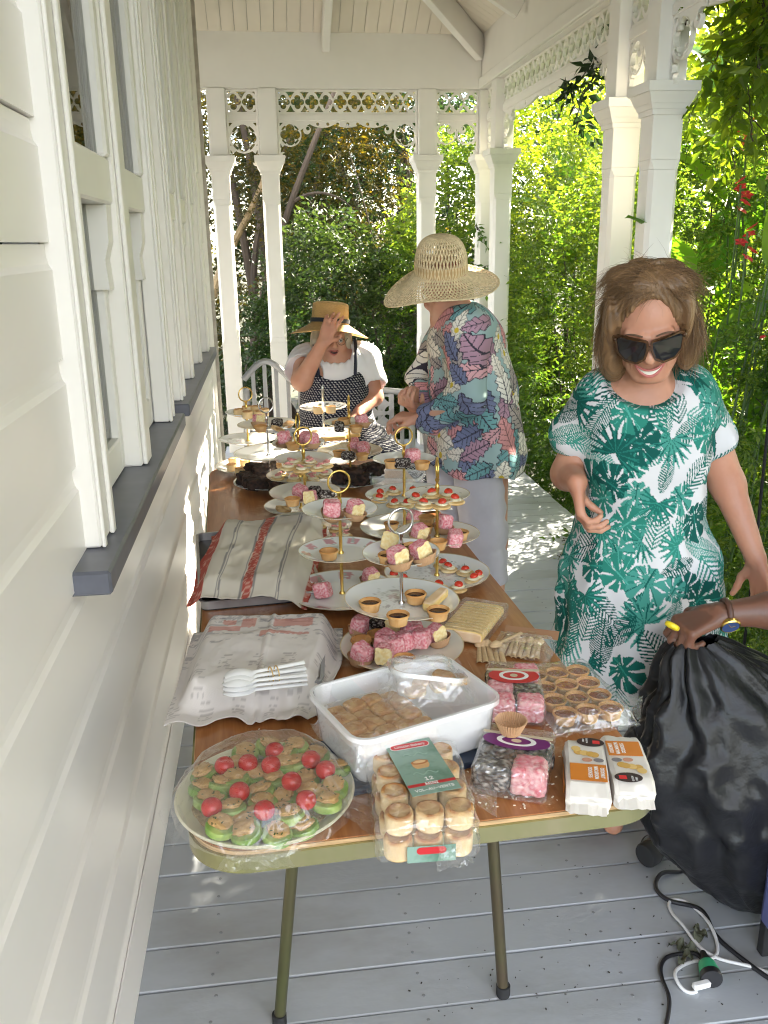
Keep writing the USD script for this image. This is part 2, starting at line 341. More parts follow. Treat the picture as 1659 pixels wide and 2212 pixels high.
def post_parts(t):
    P(t, 'shaft', post_mesh(), white); P(t, 'capital', cap_mesh(), white)
    P(t, 'upper_post', box(-.066, .066, -.066, .066, PZ+.131, BEAMZ, .003), white)
ROWX, BACKY = 1.71, 7.10
plist = [((ROWX, 3.92), 'white square post nearest on the right behind the woman in sunglasses'), ((ROWX, 4.37), 'white post just behind the nearest right post, partly overlapped by it'),
 ((ROWX, 6.63), 'white post at right of the far corner, before the corner post'), ((ROWX, BACKY), 'white corner post half hidden behind the far right post'),
 ((1.245, BACKY), 'white post directly behind the woman in the wide straw hat'), ((.066, BACKY), 'white post just left of the seated woman'), ((-.30, BACKY), 'white post at the far left beside the house corner')]
pp = None
for (x, y), lab in plist:
    if pp is None:
        pp = T('veranda_post', lab, 'post', (x, y, 0), group='white veranda posts'); post_parts(pp)
    else: dup(pp, (x, y, 0), label=lab)
# beams
bm = T('veranda_beam', 'deep white beam along the right edge of the ceiling', 'beam', (ROWX, 3, BEAMZ))
P(bm, 'beam_board', box(ROWX-.055, ROWX+.055, -1.05, BACKY+.09, BEAMZ+.001, 3.05, .004), white, W=True)
P(bm, 'bead', box(ROWX-.082, ROWX-.0555, -1.05, BACKY-.06, BEAMZ+.002, BEAMZ+.075, .008), white, W=True)
bm2 = T('veranda_beam', 'deep white beam across the far end of the veranda', 'beam', (.6, BACKY, BEAMZ))
P(bm2, 'beam_board', box(-4., ROWX-.058, BACKY-.055, BACKY+.05, BEAMZ+.001, 3.05, .004), white, W=True)
# fretwork
def quatre(cx, cy, r, s=.52):
    return union_all([sg.Point(cx+dx*r*s*1.08, cy+dy*r*s*1.08).buffer(r*.44, 12) for dx, dy in ((1,0),(-1,0),(0,1),(0,-1))]+[sg.Point(cx, cy).buffer(r*.30, 8)])
def fret_band(w, h, n):
    pitch = w/n; cy = h/2; holes = []
    for i in range(n):
        cx = (i+.5)*pitch; holes.append(quatre(cx, cy, .47*pitch))
    bw = .0085
    for i in range(n+1):
        for sgn in (1, -1):
            hw = pitch*.36
            t = sg.Polygon([(i*pitch-hw, cy+sgn*(h/2-.014)), (i*pitch+hw, cy+sgn*(h/2-.014)), (i*pitch+hw*.55, cy+sgn*(h/2-.028)), (i*pitch, cy+sgn*.012*1.6), (i*pitch-hw*.55, cy+sgn*(h/2-.028))])
            t = t.intersection(sg.box(.008, 0, w-.008, h)); holes.append(t.buffer(-.002).buffer(.002))
    return sg.box(0, 0, w, h).difference(union_all([x for x in holes if not x.is_empty]))
def bracket2d(r):      # corner bracket in the quarter (0..): post at x=0, rail at y=0, hanging down
    c = (r+.012, -r-.012)
    body = sg.Point(c).buffer(r, 32).union(sg.Polygon([(0, 0), (2*r+.11, 0), (2*r+.05, -.03), (2*r+.01, -r*.7), (.02, -2*r-.02), (0, -2*r-.12)]).buffer(.004))
    body = body.union(sg.Point(2*r+.055, -.062).buffer(.028)).difference(sg.Point(2*r+.062, -.052).buffer(.014))
    body = body.union(sg.Point(.032, -2*r-.075).buffer(.025)).difference(sg.Point(.045, -2*r-.068).buffer(.013))
    body = body.difference(quatre(c[0], c[1], r*.9))
    for a0 in (45, 135, 225, 315):
        p = sg.Point(c).buffer(r*.9, 32).difference(sg.Point(c).buffer(r*.72, 32))
        w = sg.Polygon([c]+[(c[0]+2*r*math.cos(math.radians(a0+d)), c[1]+2*r*math.sin(math.radians(a0+d))) for d in (-17, 17)])
        body = body.difference(p.intersection(w))
    body = body.difference(sg.Polygon([(.01, -.012), (.045, -.012), (.012, -.045)])).difference(sg.Polygon([(.008, -2*r+.03), (.035, -2*r-.015), (.008, -2*r-.03)]))
    return body
def fret_panel(w):
    n = max(2, round(w/.105)); h = .165; rail = .045
    top = sa.translate(fret_band(w, h, n), 0, -h)
    r = sg.box(0, -h-rail, w, -h)
    b = sa.translate(bracket2d(.082), 0, -h-rail)
    parts = [top, r]
    if w > .6:
        parts += [b, sa.translate(sa.scale(b, -1, 1, origin=(0,0)), w, 0)]
        # scalloped running edge between the brackets
        xs = np.linspace(.24, w-.24, 60); sc = [(x, -h-rail-.018-.028*abs(math.sin((x-.24)/(w-.48)*math.pi*3))**.7) for x in xs]
        edge = sg.Polygon([(.2, -h-rail+.001)]+sc+[(w-.2, -h-rail+.001)]).buffer(0)
        hol = [sg.Point(x, -h-rail-.022).buffer(.012) for x in np.linspace(.3, w-.3, 7)]
        parts[2:] = [union_all(parts[2:]+[edge.difference(union_all(hol))])]
    else:
        c = sa.translate(bracket2d(w/2-.012 if w < .26 else w/4-.006), 0, -h-rail); c2 = sa.translate(sa.scale(c, -1, 1, origin=(0,0)), w, 0)
        parts += [(c.intersection(c2) if w < .26 else c.union(c2)).union(c.union(c2).intersection(sg.box(0, -1, w, -h-rail-.17))).intersection(sg.box(0, -1, w, 1))]
    return parts
def fret(p0, p1, lab, th=.02):
    p0, p1 = np.array(p0), np.array(p1); w = np.linalg.norm(p1-p0); pr = fret_panel(w)
    ang = math.degrees(math.atan2(p1[1]-p0[1], p1[0]-p0[0]))
    t = T('fretwork_panel', lab, 'fretwork', (p0[0], p0[1], BEAMZ-.001), ang, group='white timber fretwork under the beams')
    m = lambda g, d=th, y=-th/2: xz(extrude(g, d), y)
    P(t, 'pierced_band', m(pr[0]), white); P(t, 'rail', box(0, w, -.017, .017, -.21, -.1651, .003), white)
    for g in pr[2:]:
        g2 = g.intersection(sg.box(0, -.6, w, -.2102))
        if not g2.is_empty: P(t, 'bracket', m(g2), white)
    for a, b in ((0.0005, .018), (w-.018, w-.0005)): P(t, 'stop_bead', box(a, b, -.024, -.0105, -.44, -.0005, .003), white)
hp_ = .0665
fret((-.30+hp_, BACKY), (.066-hp_, BACKY), 'narrow fretwork panel between the two far left posts')
fret((.066+hp_, BACKY), (1.245-hp_, BACKY), 'wide fretwork panel above the seated woman with scalloped lower edge')
fret((1.245+hp_, BACKY), (ROWX-hp_, BACKY), 'narrow fretwork panel left of the far corner post')
fret((ROWX, 6.63+hp_), (ROWX, BACKY-hp_), 'narrow fretwork panel seen edge-on at the far right corner')
fret((ROWX, 4.37+hp_), (ROWX, 6.63-hp_), 'long fretwork panel along the right side seen at a slant')
fret((ROWX, 3.92+hp_), (ROWX, 4.37-hp_), 'narrow fretwork panel between the two nearest right posts')
fret((ROWX, 1.6), (ROWX, 3.92-hp_), 'fretwork panel nearest the camera at the top right under the vine')
# ceiling: two sloping fields of boards meeting in a hip
SL = math.tan(math.radians(30)); ZC = 3.02
roof = T('veranda_ceiling', 'sloping cream tongue-and-groove veranda ceiling with exposed rafters', 'ceiling', (.6, 4, ZC))
def slope_board(a, b, side):
    # side 'e': boards run down to the far beam (constant x between a and b); side 'r': boards run down to the right beam (constant y)
    gp_ = .0016; L = 2.05
    if side == 'e':
        pts = []
        for x in (a+gp_, b-gp_):
            s0 = BACKY-.02; top = min(L, max(.0, ROWX-x))
            pts += [(x, s0, ZC), (x, s0-top, ZC+SL*top)]
    else:
        pts = []
        for y in (a+gp_, b-gp_):
            x1 = ROWX-.02; top = L if y < BACKY-L else max(0., BACKY-y)
            pts += [(x1, y, ZC), (x1-top, y, ZC+SL*top)]
    p = np.array(pts); q = p+[0, 0, .02]
    v = np.vstack([p, q]); f = [[0,1,3],[0,3,2],[4,7,5],[4,6,7],[0,4,5],[0,5,1],[2,3,7],[2,7,6],[1,5,7],[1,7,3],[0,2,6],[0,6,4]]
    return v, np.array(f)
for x in np.arange(-4.0, ROWX-.05, .092): P(roof, 'ceiling_board', slope_board(x, x+.092, 'e'), ceil_m, W=True)
for y in np.arange(-1.05, BACKY-.05, .092): P(roof, 'ceiling_board', slope_board(y, y+.092, 'r'), ceil_m, W=True)
rv = np.array([(ROWX+.55, -1.1, ZC-.31+.06), (ROWX+.55, BACKY+.55, ZC-.31+.06), (-.36, BACKY-2.07, ZC+SL*2.07+.06), (-.36, -1.1, ZC+SL*2.07+.06), (-4.2, BACKY+.55, ZC-.31+.06), (-4.2, BACKY-2.07, ZC+SL*2.07+.06)])
rv2 = np.vstack([rv, rv+[0,0,.05]]); rf = []
for q in ((0,1,2,3), (1,4,5,2)): rf += [[q[0],q[1],q[2]],[q[0],q[2],q[3]],[q[2]+6,q[1]+6,q[0]+6],[q[3]+6,q[2]+6,q[0]+6]]
P(roof, 'roof_sheet', (rv2, np.array(rf)), mat('roof_iron', (.35,.33,.31), .5), W=True)
def rafter(p0, p1, w, d):
    p0, p1 = np.array(p0, float), np.array(p1, float); t = p1-p0; L = np.linalg.norm(t); t /= L
    s = np.cross(t, [0,0,1]); s /= np.linalg.norm(s); u = np.cross(s, t)
    v, f = box(0, L, -w/2, w/2, -d, -.004, .004)
    return p0+v[:, :1]*t+v[:, 1:2]*s+v[:, 2:]*u, f
P(roof, 'rafter', rafter((.50, BACKY-.05, ZC-.0), (.50, BACKY-1.3, ZC+SL*1.25), .055, .14), white, W=True)
P(roof, 'rafter', rafter((-.75, BACKY-.05, ZC-.0), (-.75, BACKY-2.0, ZC+SL*1.95), .055, .14), white, W=True)
P(roof, 'hip_rafter', rafter((ROWX-.04, BACKY-.04, ZC), (ROWX-2.04, BACKY-2.04, ZC+SL*2.0), .06, .17), white, W=True)
for y in (5.9, 4.6, 3.3, 2.0, .7): P(roof, 'rafter', rafter((ROWX-.05, y, ZC), (ROWX-2.05, y, ZC+SL*2.0), .055, .14), white, W=True)
# ================================================================ the garden
def sprigs(pos, dirs, L, nl, ll, lw, rg, tint0, droop=.25, stem=True):
    "N pinnate sprigs of nl leaves: vertices, faces, tint per vertex"
    N = len(pos); d = dirs/np.linalg.norm(dirs, axis=1, keepdims=True)
    up = rg.normal(size=(N,3))*.5+[0,0,1.]; s = np.cross(d, up); s /= np.linalg.norm(s, axis=1, keepdims=True)+1e-9; u = np.cross(s, d)
    Ls = L*rg.uniform(.6, 1.3, N)
    vs, fs, ts = [], [], []; n = 0
    for k in range(nl):
        a = (k//2+.6)/(nl/2+.3) if k < nl-1 else 1.0
        sd = (1 if k % 2 else -1) if k < nl-1 else 0
        base = pos+d*(Ls*a)[:,None]-np.array([0,0,1])*(droop*Ls*a*a)[:,None]
        jit = rg.normal(size=(N,3))*.28
        ld = s*sd*.95+d*(.45 if sd else 1.)+jit-np.array([0,0,.25]); ld /= np.linalg.norm(ld, axis=1, keepdims=True)
        ln = u+rg.normal(size=(N,3))*.35; w = np.cross(ld, ln); w /= np.linalg.norm(w, axis=1, keepdims=True)+1e-9; nn = np.cross(w, ld)
        le = (ll*rg.uniform(.65, 1.25, N))[:,None]; we = le*lw
        vs.append(np.stack([base, base+ld*le*.38+w*we*.5+nn*le*.05, base+ld*le*.42-w*we*.5+nn*le*.05, base+ld*le-nn*le*.08], 1).reshape(-1,3))
        i = np.arange(N)*4+n; fs += [np.stack([i, i+1, i+3], 1), np.stack([i, i+3, i+2], 1)]; n += 4*N
        t = np.clip(tint0+rg.normal(size=N)*.13, 0, 1); ts.append(np.repeat(t, 4))
    if stem:
        e = pos+d*Ls[:,None]-np.array([0,0,1])*(droop*Ls)[:,None]; w = s*.0022
        vs.append(np.stack([pos-w, pos+w, e+w*.4, e-w*.4], 1).reshape(-1,3)); i = np.arange(N)*4+n
        fs += [np.stack([i, i+1, i+2], 1), np.stack([i, i+2, i+3], 1)]; ts.append(np.full(4*N, .25))
    return np.vstack(vs), np.vstack(fs), np.concatenate(ts)
def crown_pts(c, r, N, rg, thr=-.12, fs=1.6, shell=.45, zmin=None):
    out = np.zeros((0,3)); c, r = np.array(c, float), np.array(r, float)
    while len(out) < N:
        q = rg.normal(size=(4*N,3)); q /= np.linalg.norm(q, axis=1, keepdims=True)
        rad = rg.uniform(shell, 1, 4*N)**.6; p = c+q*r*(rad*(1+.22*fbm(q+c, 2.2, 3)))[:,None]
        ok = fbm(p, fs, 3) > thr
        if zmin is not None: ok &= p[:,2] > zmin
        out = np.vstack([out, p[ok]])
    out = out[:N]; dr = (out-c)/r; return out, dr/np.linalg.norm(dr, axis=1, keepdims=True)
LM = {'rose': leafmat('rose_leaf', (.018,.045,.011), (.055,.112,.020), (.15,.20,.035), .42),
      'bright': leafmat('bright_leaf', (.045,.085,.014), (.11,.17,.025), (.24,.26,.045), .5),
      'dry': leafmat('olive_sun_shade_leaf', (.014,.018,.006), (.045,.045,.010), (.22,.15,.025), .42),  # shade painted into the dark end, sunlit yellow into the light end
      'deep': leafmat('shade_dark_leaf', (.007,.018,.006), (.016,.040,.011), (.05,.080,.018), .22)}  # leaf green darkened to carry the shade at the back of the garden
bark = mat('bark', (.055,.04,.028), .9, var=.4, vs=9., bump=.006, bs=24., stretch=(1,1,.3))
sunlit_bark = mat('sunlit_bark', (.30,.22,.12), .8, var=.3, vs=9., bump=.004, bs=30.)  # bark with sunlight put into its colour, for the one lit branch
def bush(name, lab, catg, c, r, N, L, nl, ll, lw, leaf, seed, thr=-.12, fs=1.6, base_z=-.6, tint=.45, trunk=.03, limbs=5, flowers=None, group=None, shell=.45, droop=.25, zmin=-.58, outw=.8):
    rg = np.random.default_rng(seed); c = np.array(c, float); t = T(name, lab, catg, (c[0], c[1], base_z), group=group)
    p, d = crown_pts(c, r, N, rg, thr, fs, shell, zmin)
    d = d*outw+rg.normal(size=(N,3))*.55+[0,0,.25]
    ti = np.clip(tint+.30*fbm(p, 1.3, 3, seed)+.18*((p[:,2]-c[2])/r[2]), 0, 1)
    v, f, tt = sprigs(p, d, L, nl, ll, lw, rg, ti, droop)
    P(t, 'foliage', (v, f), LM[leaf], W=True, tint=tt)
    ms = []
    for i in range(limbs):
        e = c+rg.normal(size=3)*np.array(r)*.33+[0,0,r[2]*.45]; b = np.array([c[0]+rg.normal()*.1*r[0], c[1]+rg.normal()*.1*r[1], base_z])
        m = (b+e)/2+rg.normal(size=3)*np.array(r)*.12
        ms.append(tube(spline([b, m, e], 14), np.linspace(trunk, trunk*.25, 14), 7))
    P(t, 'stem', cat(ms), bark, W=True)
    if flowers:
        col, nf, fr = flowers; q, _ = crown_pts(c, np.array(r)*1.03, nf, rg, -1, 1, .9, zmin)
        for i, x in enumerate(q): P(t, 'flower', mv(flower(fr), x, rg.uniform(0,360), (rg.uniform(-40,40), rg.uniform(-40,40))), col, W=True)
    return t
def flower(r):
    ms = []
    for i in range(5):
        a = i*72
        v = np.array([(0,0,0), (r*.6,r*.4,r*.25), (r,0,r*.15), (r*.6,-r*.4,r*.25)]); ms.append(mv((v, np.array([[0,2,1],[0,3,2]])), (0,0,0), a))
    return cat(ms)
red_m = mat('red_petal', (.55,.03,.04), .5); pink_m = mat('pale_petal', (.7,.45,.30), .5)
# far trees
bush('shade_dark_tree', 'dark olive tree behind the far left posts with yellow sunlit patches', 'tree', (.1, 10.1, 2.0), (1.75, 1.2, 2.2), 7800, .20, 8, .045, .42, 'dry', 11, thr=-.02, fs=1.5, trunk=.07, limbs=4, tint=.45)
bush('shade_dark_tree', 'dark green tree rising behind the seated woman', 'tree', (1.5, 10.6, 2.1), (1.5, 1.2, 2.4), 6000, .20, 8, .05, .45, 'deep', 12, thr=-.05, fs=1.4, trunk=.07, limbs=4, tint=.55)
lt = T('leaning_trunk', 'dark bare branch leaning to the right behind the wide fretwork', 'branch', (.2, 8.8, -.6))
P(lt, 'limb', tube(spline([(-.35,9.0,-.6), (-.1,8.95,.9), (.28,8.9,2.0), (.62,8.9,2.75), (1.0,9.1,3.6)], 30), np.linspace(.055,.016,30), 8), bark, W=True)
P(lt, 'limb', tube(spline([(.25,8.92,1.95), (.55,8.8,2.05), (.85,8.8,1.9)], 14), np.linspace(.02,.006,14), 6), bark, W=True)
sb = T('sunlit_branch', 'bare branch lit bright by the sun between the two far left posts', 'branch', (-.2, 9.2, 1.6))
P(sb, 'limb', tube(spline([(-.55,9.35,1.1), (-.22,9.2,1.75), (-.02,9.1,2.1), (.1,9.1,2.5)], 20), np.linspace(.045,.02,20), 8), sunlit_bark, W=True)
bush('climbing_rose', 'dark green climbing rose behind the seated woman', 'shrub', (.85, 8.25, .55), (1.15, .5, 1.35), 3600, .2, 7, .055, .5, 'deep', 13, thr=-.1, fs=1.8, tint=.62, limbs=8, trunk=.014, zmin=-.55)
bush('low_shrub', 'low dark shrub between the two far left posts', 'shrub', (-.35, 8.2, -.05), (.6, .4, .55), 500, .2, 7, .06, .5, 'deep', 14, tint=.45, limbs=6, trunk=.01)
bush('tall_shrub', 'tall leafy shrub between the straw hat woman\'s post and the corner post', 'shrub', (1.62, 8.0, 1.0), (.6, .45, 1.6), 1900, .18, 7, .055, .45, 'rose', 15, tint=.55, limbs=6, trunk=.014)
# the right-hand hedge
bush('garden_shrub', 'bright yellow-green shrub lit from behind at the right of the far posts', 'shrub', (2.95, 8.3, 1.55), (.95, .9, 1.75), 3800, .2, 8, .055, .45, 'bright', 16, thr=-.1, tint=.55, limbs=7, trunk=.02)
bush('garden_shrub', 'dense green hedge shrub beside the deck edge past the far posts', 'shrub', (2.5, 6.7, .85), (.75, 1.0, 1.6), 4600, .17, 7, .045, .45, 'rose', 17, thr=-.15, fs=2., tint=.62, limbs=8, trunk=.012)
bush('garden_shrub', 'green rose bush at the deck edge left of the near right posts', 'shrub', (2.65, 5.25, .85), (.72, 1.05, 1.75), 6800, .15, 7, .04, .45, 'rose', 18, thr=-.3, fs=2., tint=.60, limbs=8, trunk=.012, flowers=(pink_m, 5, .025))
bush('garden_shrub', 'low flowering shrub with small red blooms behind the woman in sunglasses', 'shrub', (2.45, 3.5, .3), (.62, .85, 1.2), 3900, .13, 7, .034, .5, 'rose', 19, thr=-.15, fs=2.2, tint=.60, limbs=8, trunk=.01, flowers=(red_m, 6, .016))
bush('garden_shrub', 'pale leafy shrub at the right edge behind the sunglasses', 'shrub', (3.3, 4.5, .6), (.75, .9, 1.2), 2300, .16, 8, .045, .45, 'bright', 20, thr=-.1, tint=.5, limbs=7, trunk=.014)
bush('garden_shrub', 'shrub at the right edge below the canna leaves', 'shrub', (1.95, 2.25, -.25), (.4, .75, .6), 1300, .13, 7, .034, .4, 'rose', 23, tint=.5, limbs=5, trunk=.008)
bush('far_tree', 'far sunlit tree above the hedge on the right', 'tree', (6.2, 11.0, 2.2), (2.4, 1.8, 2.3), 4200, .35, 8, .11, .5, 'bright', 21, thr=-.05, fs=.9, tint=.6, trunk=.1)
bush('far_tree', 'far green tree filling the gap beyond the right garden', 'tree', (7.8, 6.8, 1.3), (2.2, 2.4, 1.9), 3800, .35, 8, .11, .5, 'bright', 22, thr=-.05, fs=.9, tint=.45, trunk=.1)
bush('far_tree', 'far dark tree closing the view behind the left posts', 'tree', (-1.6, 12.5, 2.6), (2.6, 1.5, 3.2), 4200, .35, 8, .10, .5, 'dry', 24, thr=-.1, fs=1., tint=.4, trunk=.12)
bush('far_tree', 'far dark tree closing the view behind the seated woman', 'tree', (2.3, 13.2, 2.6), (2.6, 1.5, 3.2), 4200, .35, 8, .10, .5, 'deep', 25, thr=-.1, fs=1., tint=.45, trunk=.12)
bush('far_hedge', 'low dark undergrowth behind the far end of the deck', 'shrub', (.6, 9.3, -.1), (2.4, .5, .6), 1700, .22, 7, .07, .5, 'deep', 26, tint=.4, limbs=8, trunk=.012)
# unseen trees added right of the view to block sun from the veranda
for i, (x, y, z, rx, ry, rz_, th, n) in enumerate([(5.3,1.7,3.0,1.4,1.5,2.0,-.05,4200), (5.3,4.55,3.95,1.3,1.6,1.7,-.25,9500), (5.0,-1.2,2.6,1.6,1.6,2.4,-.1,3600)]):
    bush('added_shade_tree', ['garden tree shading the deck right of the table', 'garden tree above the cannas', 'garden tree beside the camera'][i], 'tree', (x, y, z), (rx, ry, rz_), n, .34, 8, .12, .55, 'bright', 30+i, thr=th, fs=1.1, tint=.45, trunk=.08, limbs=4)
# cannas
canna_mt = leafmat('canna_leaf', (.03,.08,.016), (.07,.16,.025), (.15,.25,.04), .5, rough=.35)
def canna_leaf(L, w, bend, seed):
    rg = np.random.default_rng(seed); a, b = 13, 5; s = np.linspace(0, 1, a); q = np.linspace(-1, 1, b)
    wd = w*np.sin(np.pi*np.clip(s, 0, 1)**.75)**.8*.5+.002
    g = np.zeros((a, b, 3)); ph = bend*s*s
    g[..., 0] = (L*(s*np.cos(ph*.6)))[:,None]; g[..., 2] = (L*(-np.sin(ph)*s*.6))[:,None]+np.abs(q)[None]*wd[:,None]*.35+.012*np.sin(9*s+seed)[:,None]*q[None]
    g[..., 1] = wd[:,None]*q[None]
    return sheet(g)
def canna(lab, base, n, hgt, seed):
    rg = np.random.default_rng(seed); t = T('canna_plant', lab, 'plant', base, group='canna plants right of the veranda')
    for i in range(n):
        z = hgt*(.35+.65*i/max(1, n-1)); b = np.array([rg.normal()*.12, rg.normal()*.15, 0]); lean = rg.normal(size=2)*.12
        P(t, 'stalk', tube(spline([b, b*.8+[lean[0]*.5, lean[1]*.5, z*.55], [lean[0], lean[1], z]], 8), np.linspace(.010,.005,8), 6), mat('canna_stalk', (.05,.10,.02), .5))
        az = rg.uniform(0, 360); L = rg.uniform(.42, .72)
        v, f = mv(canna_leaf(L, L*.31, rg.uniform(.2, 1.0), i+seed*7), (lean[0], lean[1], z-.1), az, (rg.uniform(-25,25), -rg.uniform(35, 78)))
        P(t, 'leaf', (v, f), canna_mt, smooth=True, tint=np.full(len(v), float(np.clip(rg.normal(.5, .22), 0, 1))))
canna('big-leaved canna at the top right with red flower heads', (2.62, 4.95, -.6), 14, 3.1, 3)
canna('big-leaved canna with one glowing leaf right of the nearest post', (2.12, 4.15, -.6), 9, 2.1, 4)
canna('tall canna against the sky at the right edge', (2.95, 5.3, -.6), 14, 3.4, 5)
canna('canna clump behind the woman in sunglasses at the right edge', (2.38, 4.0, -.6), 10, 2.5, 6)
canna('pale tall-bladed plant between the far right post and the near posts', (2.6, 7.6, -.6), 7, 3.0, 8)
for i, (x, y, z) in enumerate([(2.3,4.3,1.72), (2.42,4.5,2.0), (2.55,4.5,2.3), (2.25,4.1,1.5), (2.6,4.5,2.05)]):
    t = T('red_flower_head', None, None, (x, y, z)); rg = np.random.default_rng(50+i)
    for k in range(5): P(t, 'petal_cluster', mv(flower(.035), (rg.normal()*.02, rg.normal()*.02, k*.035), k*50, (30, 20)), red_m)
    P(t, 'stalk', tube([(0,0,-.6), (0,0,.12)], .005, 5), mat('canna_stalk'))
    tag(t, ['red canna flower low beside the nearest post', 'red canna flower above the low one', 'red canna flower under the vine', 'lowest red canna flower near the post', 'red canna flower nearest the right edge'][i], 'flower')
# vines hanging from the eave
def vine(lab, strands, seed, leaf='rose', ll=.055, tint=.42, gap=.05):
    rg = np.random.default_rng(seed); o = np.array(strands[0][0], float); t = T('hanging_vine', lab, 'vine', o); pos, dr = [], []; st = []
    for s in strands:
        c = spline(s, 30)+rg.normal(size=(30,3))*.006; st.append(tube(c, .0028, 5)); L = np.linalg.norm(np.diff(c, axis=0), axis=1).sum(); n = int(L/gap)
        for k in range(n):
            p = c[int((k+.5)/n*29)]; pos.append(p); dr.append(rg.normal(size=3)*[1,1,.6]-[0,0,.5])
    pos, dr = np.array(pos), np.array(dr)
    v, f, tt = sprigs(pos, dr, ll*1.6, 5, ll, .48, rg, np.clip(tint+rg.normal(size=len(pos))*.12, 0, 1), .5)
    P(t, 'foliage', (v, f), LM[leaf], W=True, tint=tt); P(t, 'stem', cat(st), bark, W=True)
rg = np.random.default_rng(77); ss = []
for i in range(26):
    x, y = rg.uniform(1.84, 2.5), rg.uniform(3.15, 4.0); z0 = rg.uniform(2.5, 2.75); l = rg.uniform(.3, .85)*(1 if x > 1.95 else .7)
    ss.append([(x, y, z0), (x+rg.normal()*.06, y+rg.normal()*.06, z0-l*.5), (x+rg.normal()*.1, y+rg.normal()*.1, z0-l)])
vine('thick leafy vine hanging over the top right beside the nearest post', ss, 78, 'bright', .08, .36, .042)
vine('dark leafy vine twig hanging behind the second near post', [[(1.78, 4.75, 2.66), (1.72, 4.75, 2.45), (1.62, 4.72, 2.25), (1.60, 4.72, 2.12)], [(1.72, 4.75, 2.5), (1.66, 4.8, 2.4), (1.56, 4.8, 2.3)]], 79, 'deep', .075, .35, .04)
vine('small leafy sprig poking over the deck edge beside the woman in sunglasses', [[(1.80, 4.35, -.05), (1.62, 4.3, .07), (1.45, 4.2, .10)], [(1.6, 4.3, .07), (1.5, 4.25, -.0), (1.44, 4.2, .02)]], 80, 'rose', .06, .5, .04)
vine('thin leafy shoot across the corner post', [[(1.75, 7.3, 1.1), (1.66, 6.9, 1.4), (1.52, 6.85, 1.15)], [(1.7, 7.1, 1.62), (1.6, 6.95, 1.72)]], 81, 'rose', .06, .45, .05)
rod = T('garden_stake', 'thin dark metal stake standing in the garden at the right edge', 'stake', (1.80, 3.0, -.6))
P(rod, 'rod', tube([(0,0,0), (.01,0,1.0), (.0,0,1.68)], .006, 8), mat('dark_iron', (.02,.02,.022), .5, metallic=.6))
P(rod, 'foot', tube([(0,-.06,.1), (0,.06,.1)], .006, 8), mat('dark_iron'))
# ================================================================ the table
KD = .67769
def cr(ox, oy, s): return lambda x, y: ((ox+x/s)*KD, (oy+y/s)*KD)
C1, C2, C3, C4, C5 = cr(660,1200,1659/580), cr(820,1480,1659/580), cr(1120,1450,1659/580), cr(1040,1850,1659/580), cr(480,1600,1659/640)
TA = 2.55; TO = np.array([-.166, 1.145, 0]); TL, TW, TZ = 2.47, .79, .72
tb = T('trestle_table', 'long folding table with worn brown plywood top and greenish metal rim', 'table', TO, TA)
def rrect(w, l, r, ox=0, oy=0): return sg.box(ox+r, oy+r, ox+w-r, oy+l-r).buffer(r, 24)
wood = usdkit.material(stage, '/World/Looks/varnished_ply', {
    'tc': ('texture_coordinate', {}), 'm1': ('mapping', {'scale': (22,1.6,1)}), 'g': ('noise_texture', {'scale': 3., 'detail': 8., 'roughness': .65, 'distortion': .4}), 'r': ('rgb_ramp', {'ramp': [(0,(.20,.070,.022)), (.4,(.31,.115,.034)), (.62,(.39,.165,.055)), (1,(.46,.22,.09))]}),
    'w': ('noise_texture', {'scale': 7., 'detail': 9., 'roughness': .72}), 'rw': ('rgb_ramp', {'ramp': [(0,(0,0,0)), (.56,(0,0,0)), (.70,(1,1,1)), (1,(1,1,1))]}), 'mx': ('mix', {'color2': (.55,.36,.20)}),
    'sc': ('mapping', {'scale': (70,3,1), 'rotation': (0,0,.5)}), 'sn': ('noise_texture', {'scale': 1.5, 'detail': 2.}), 'rs': ('rgb_ramp', {'ramp': [(0,(0,0,0)), (.72,(0,0,0)), (.76,(.6,.6,.6)), (1,(.6,.6,.6))]}), 'mx2': ('mix', {'color2': (.58,.40,.25)}),
    'p': ('principled_bsdf', {'roughness': .33, 'coat_weight': .15}), 'b': ('bump', {'distance': .0006})},
    [('tc.object','m1.vector'), ('m1.vector','g.vector'), ('g.fac','r.fac'), ('tc.object','w.vector'), ('w.fac','rw.fac'), ('rw.color','mx.fac'), ('r.color','mx.color1'), ('tc.object','sc.vector'), ('sc.vector','sn.vector'), ('sn.fac','rs.fac'), ('rs.color','mx2.fac'), ('mx.color','mx2.color1'), ('mx2.color','p.base_color'), ('g.fac','b.height'), ('b.normal','p.normal')], surface='p.BSDF')
ply = mat('raw_ply_edge', (.50,.33,.17), .7, var=.3, vs=60., stretch=(.3,.3,6))
P(tb, 'tabletop', mv(extrude(rrect(TW-.012, TL-.012, .095, .006, .006), .002), (0,0,TZ-.002)), wood)
P(tb, 'ply_edge', mv(extrude(rrect(TW-.009, TL-.009, .096, .0045, .0045), .0155), (0,0,TZ-.018)), ply)
rimm = mat('zinc_rim', (.25,.27,.10), .27, col2=(.42,.36,.22), vs=4.5, metallic=.85, bump=.0004, bs=60., stretch=(1,1,.3))
ro = rrect(TW, TL, .10); ri = rrect(TW-.004, TL-.004, .098, .002, .002); rl = rrect(TW-.05, TL-.05, .075, .025, .025)
P(tb, 'metal_rim', cat([mv(extrude(ro.difference(ri), .029), (0,0,TZ-.039)), mv(extrude(ri.difference(rl), .002), (0,0,TZ-.0375)), mv(extrude(ri.difference(rrect(TW-.014, TL-.014, .093, .007, .007)), .002), (0,0,TZ-.0115))]), rimm)
legm = mat('zinc_leg', (.17,.18,.08), .3, col2=(.17,.11,.09), vs=3., metallic=.9); rub = mat('black_rubber', (.012,.012,.013), .6)
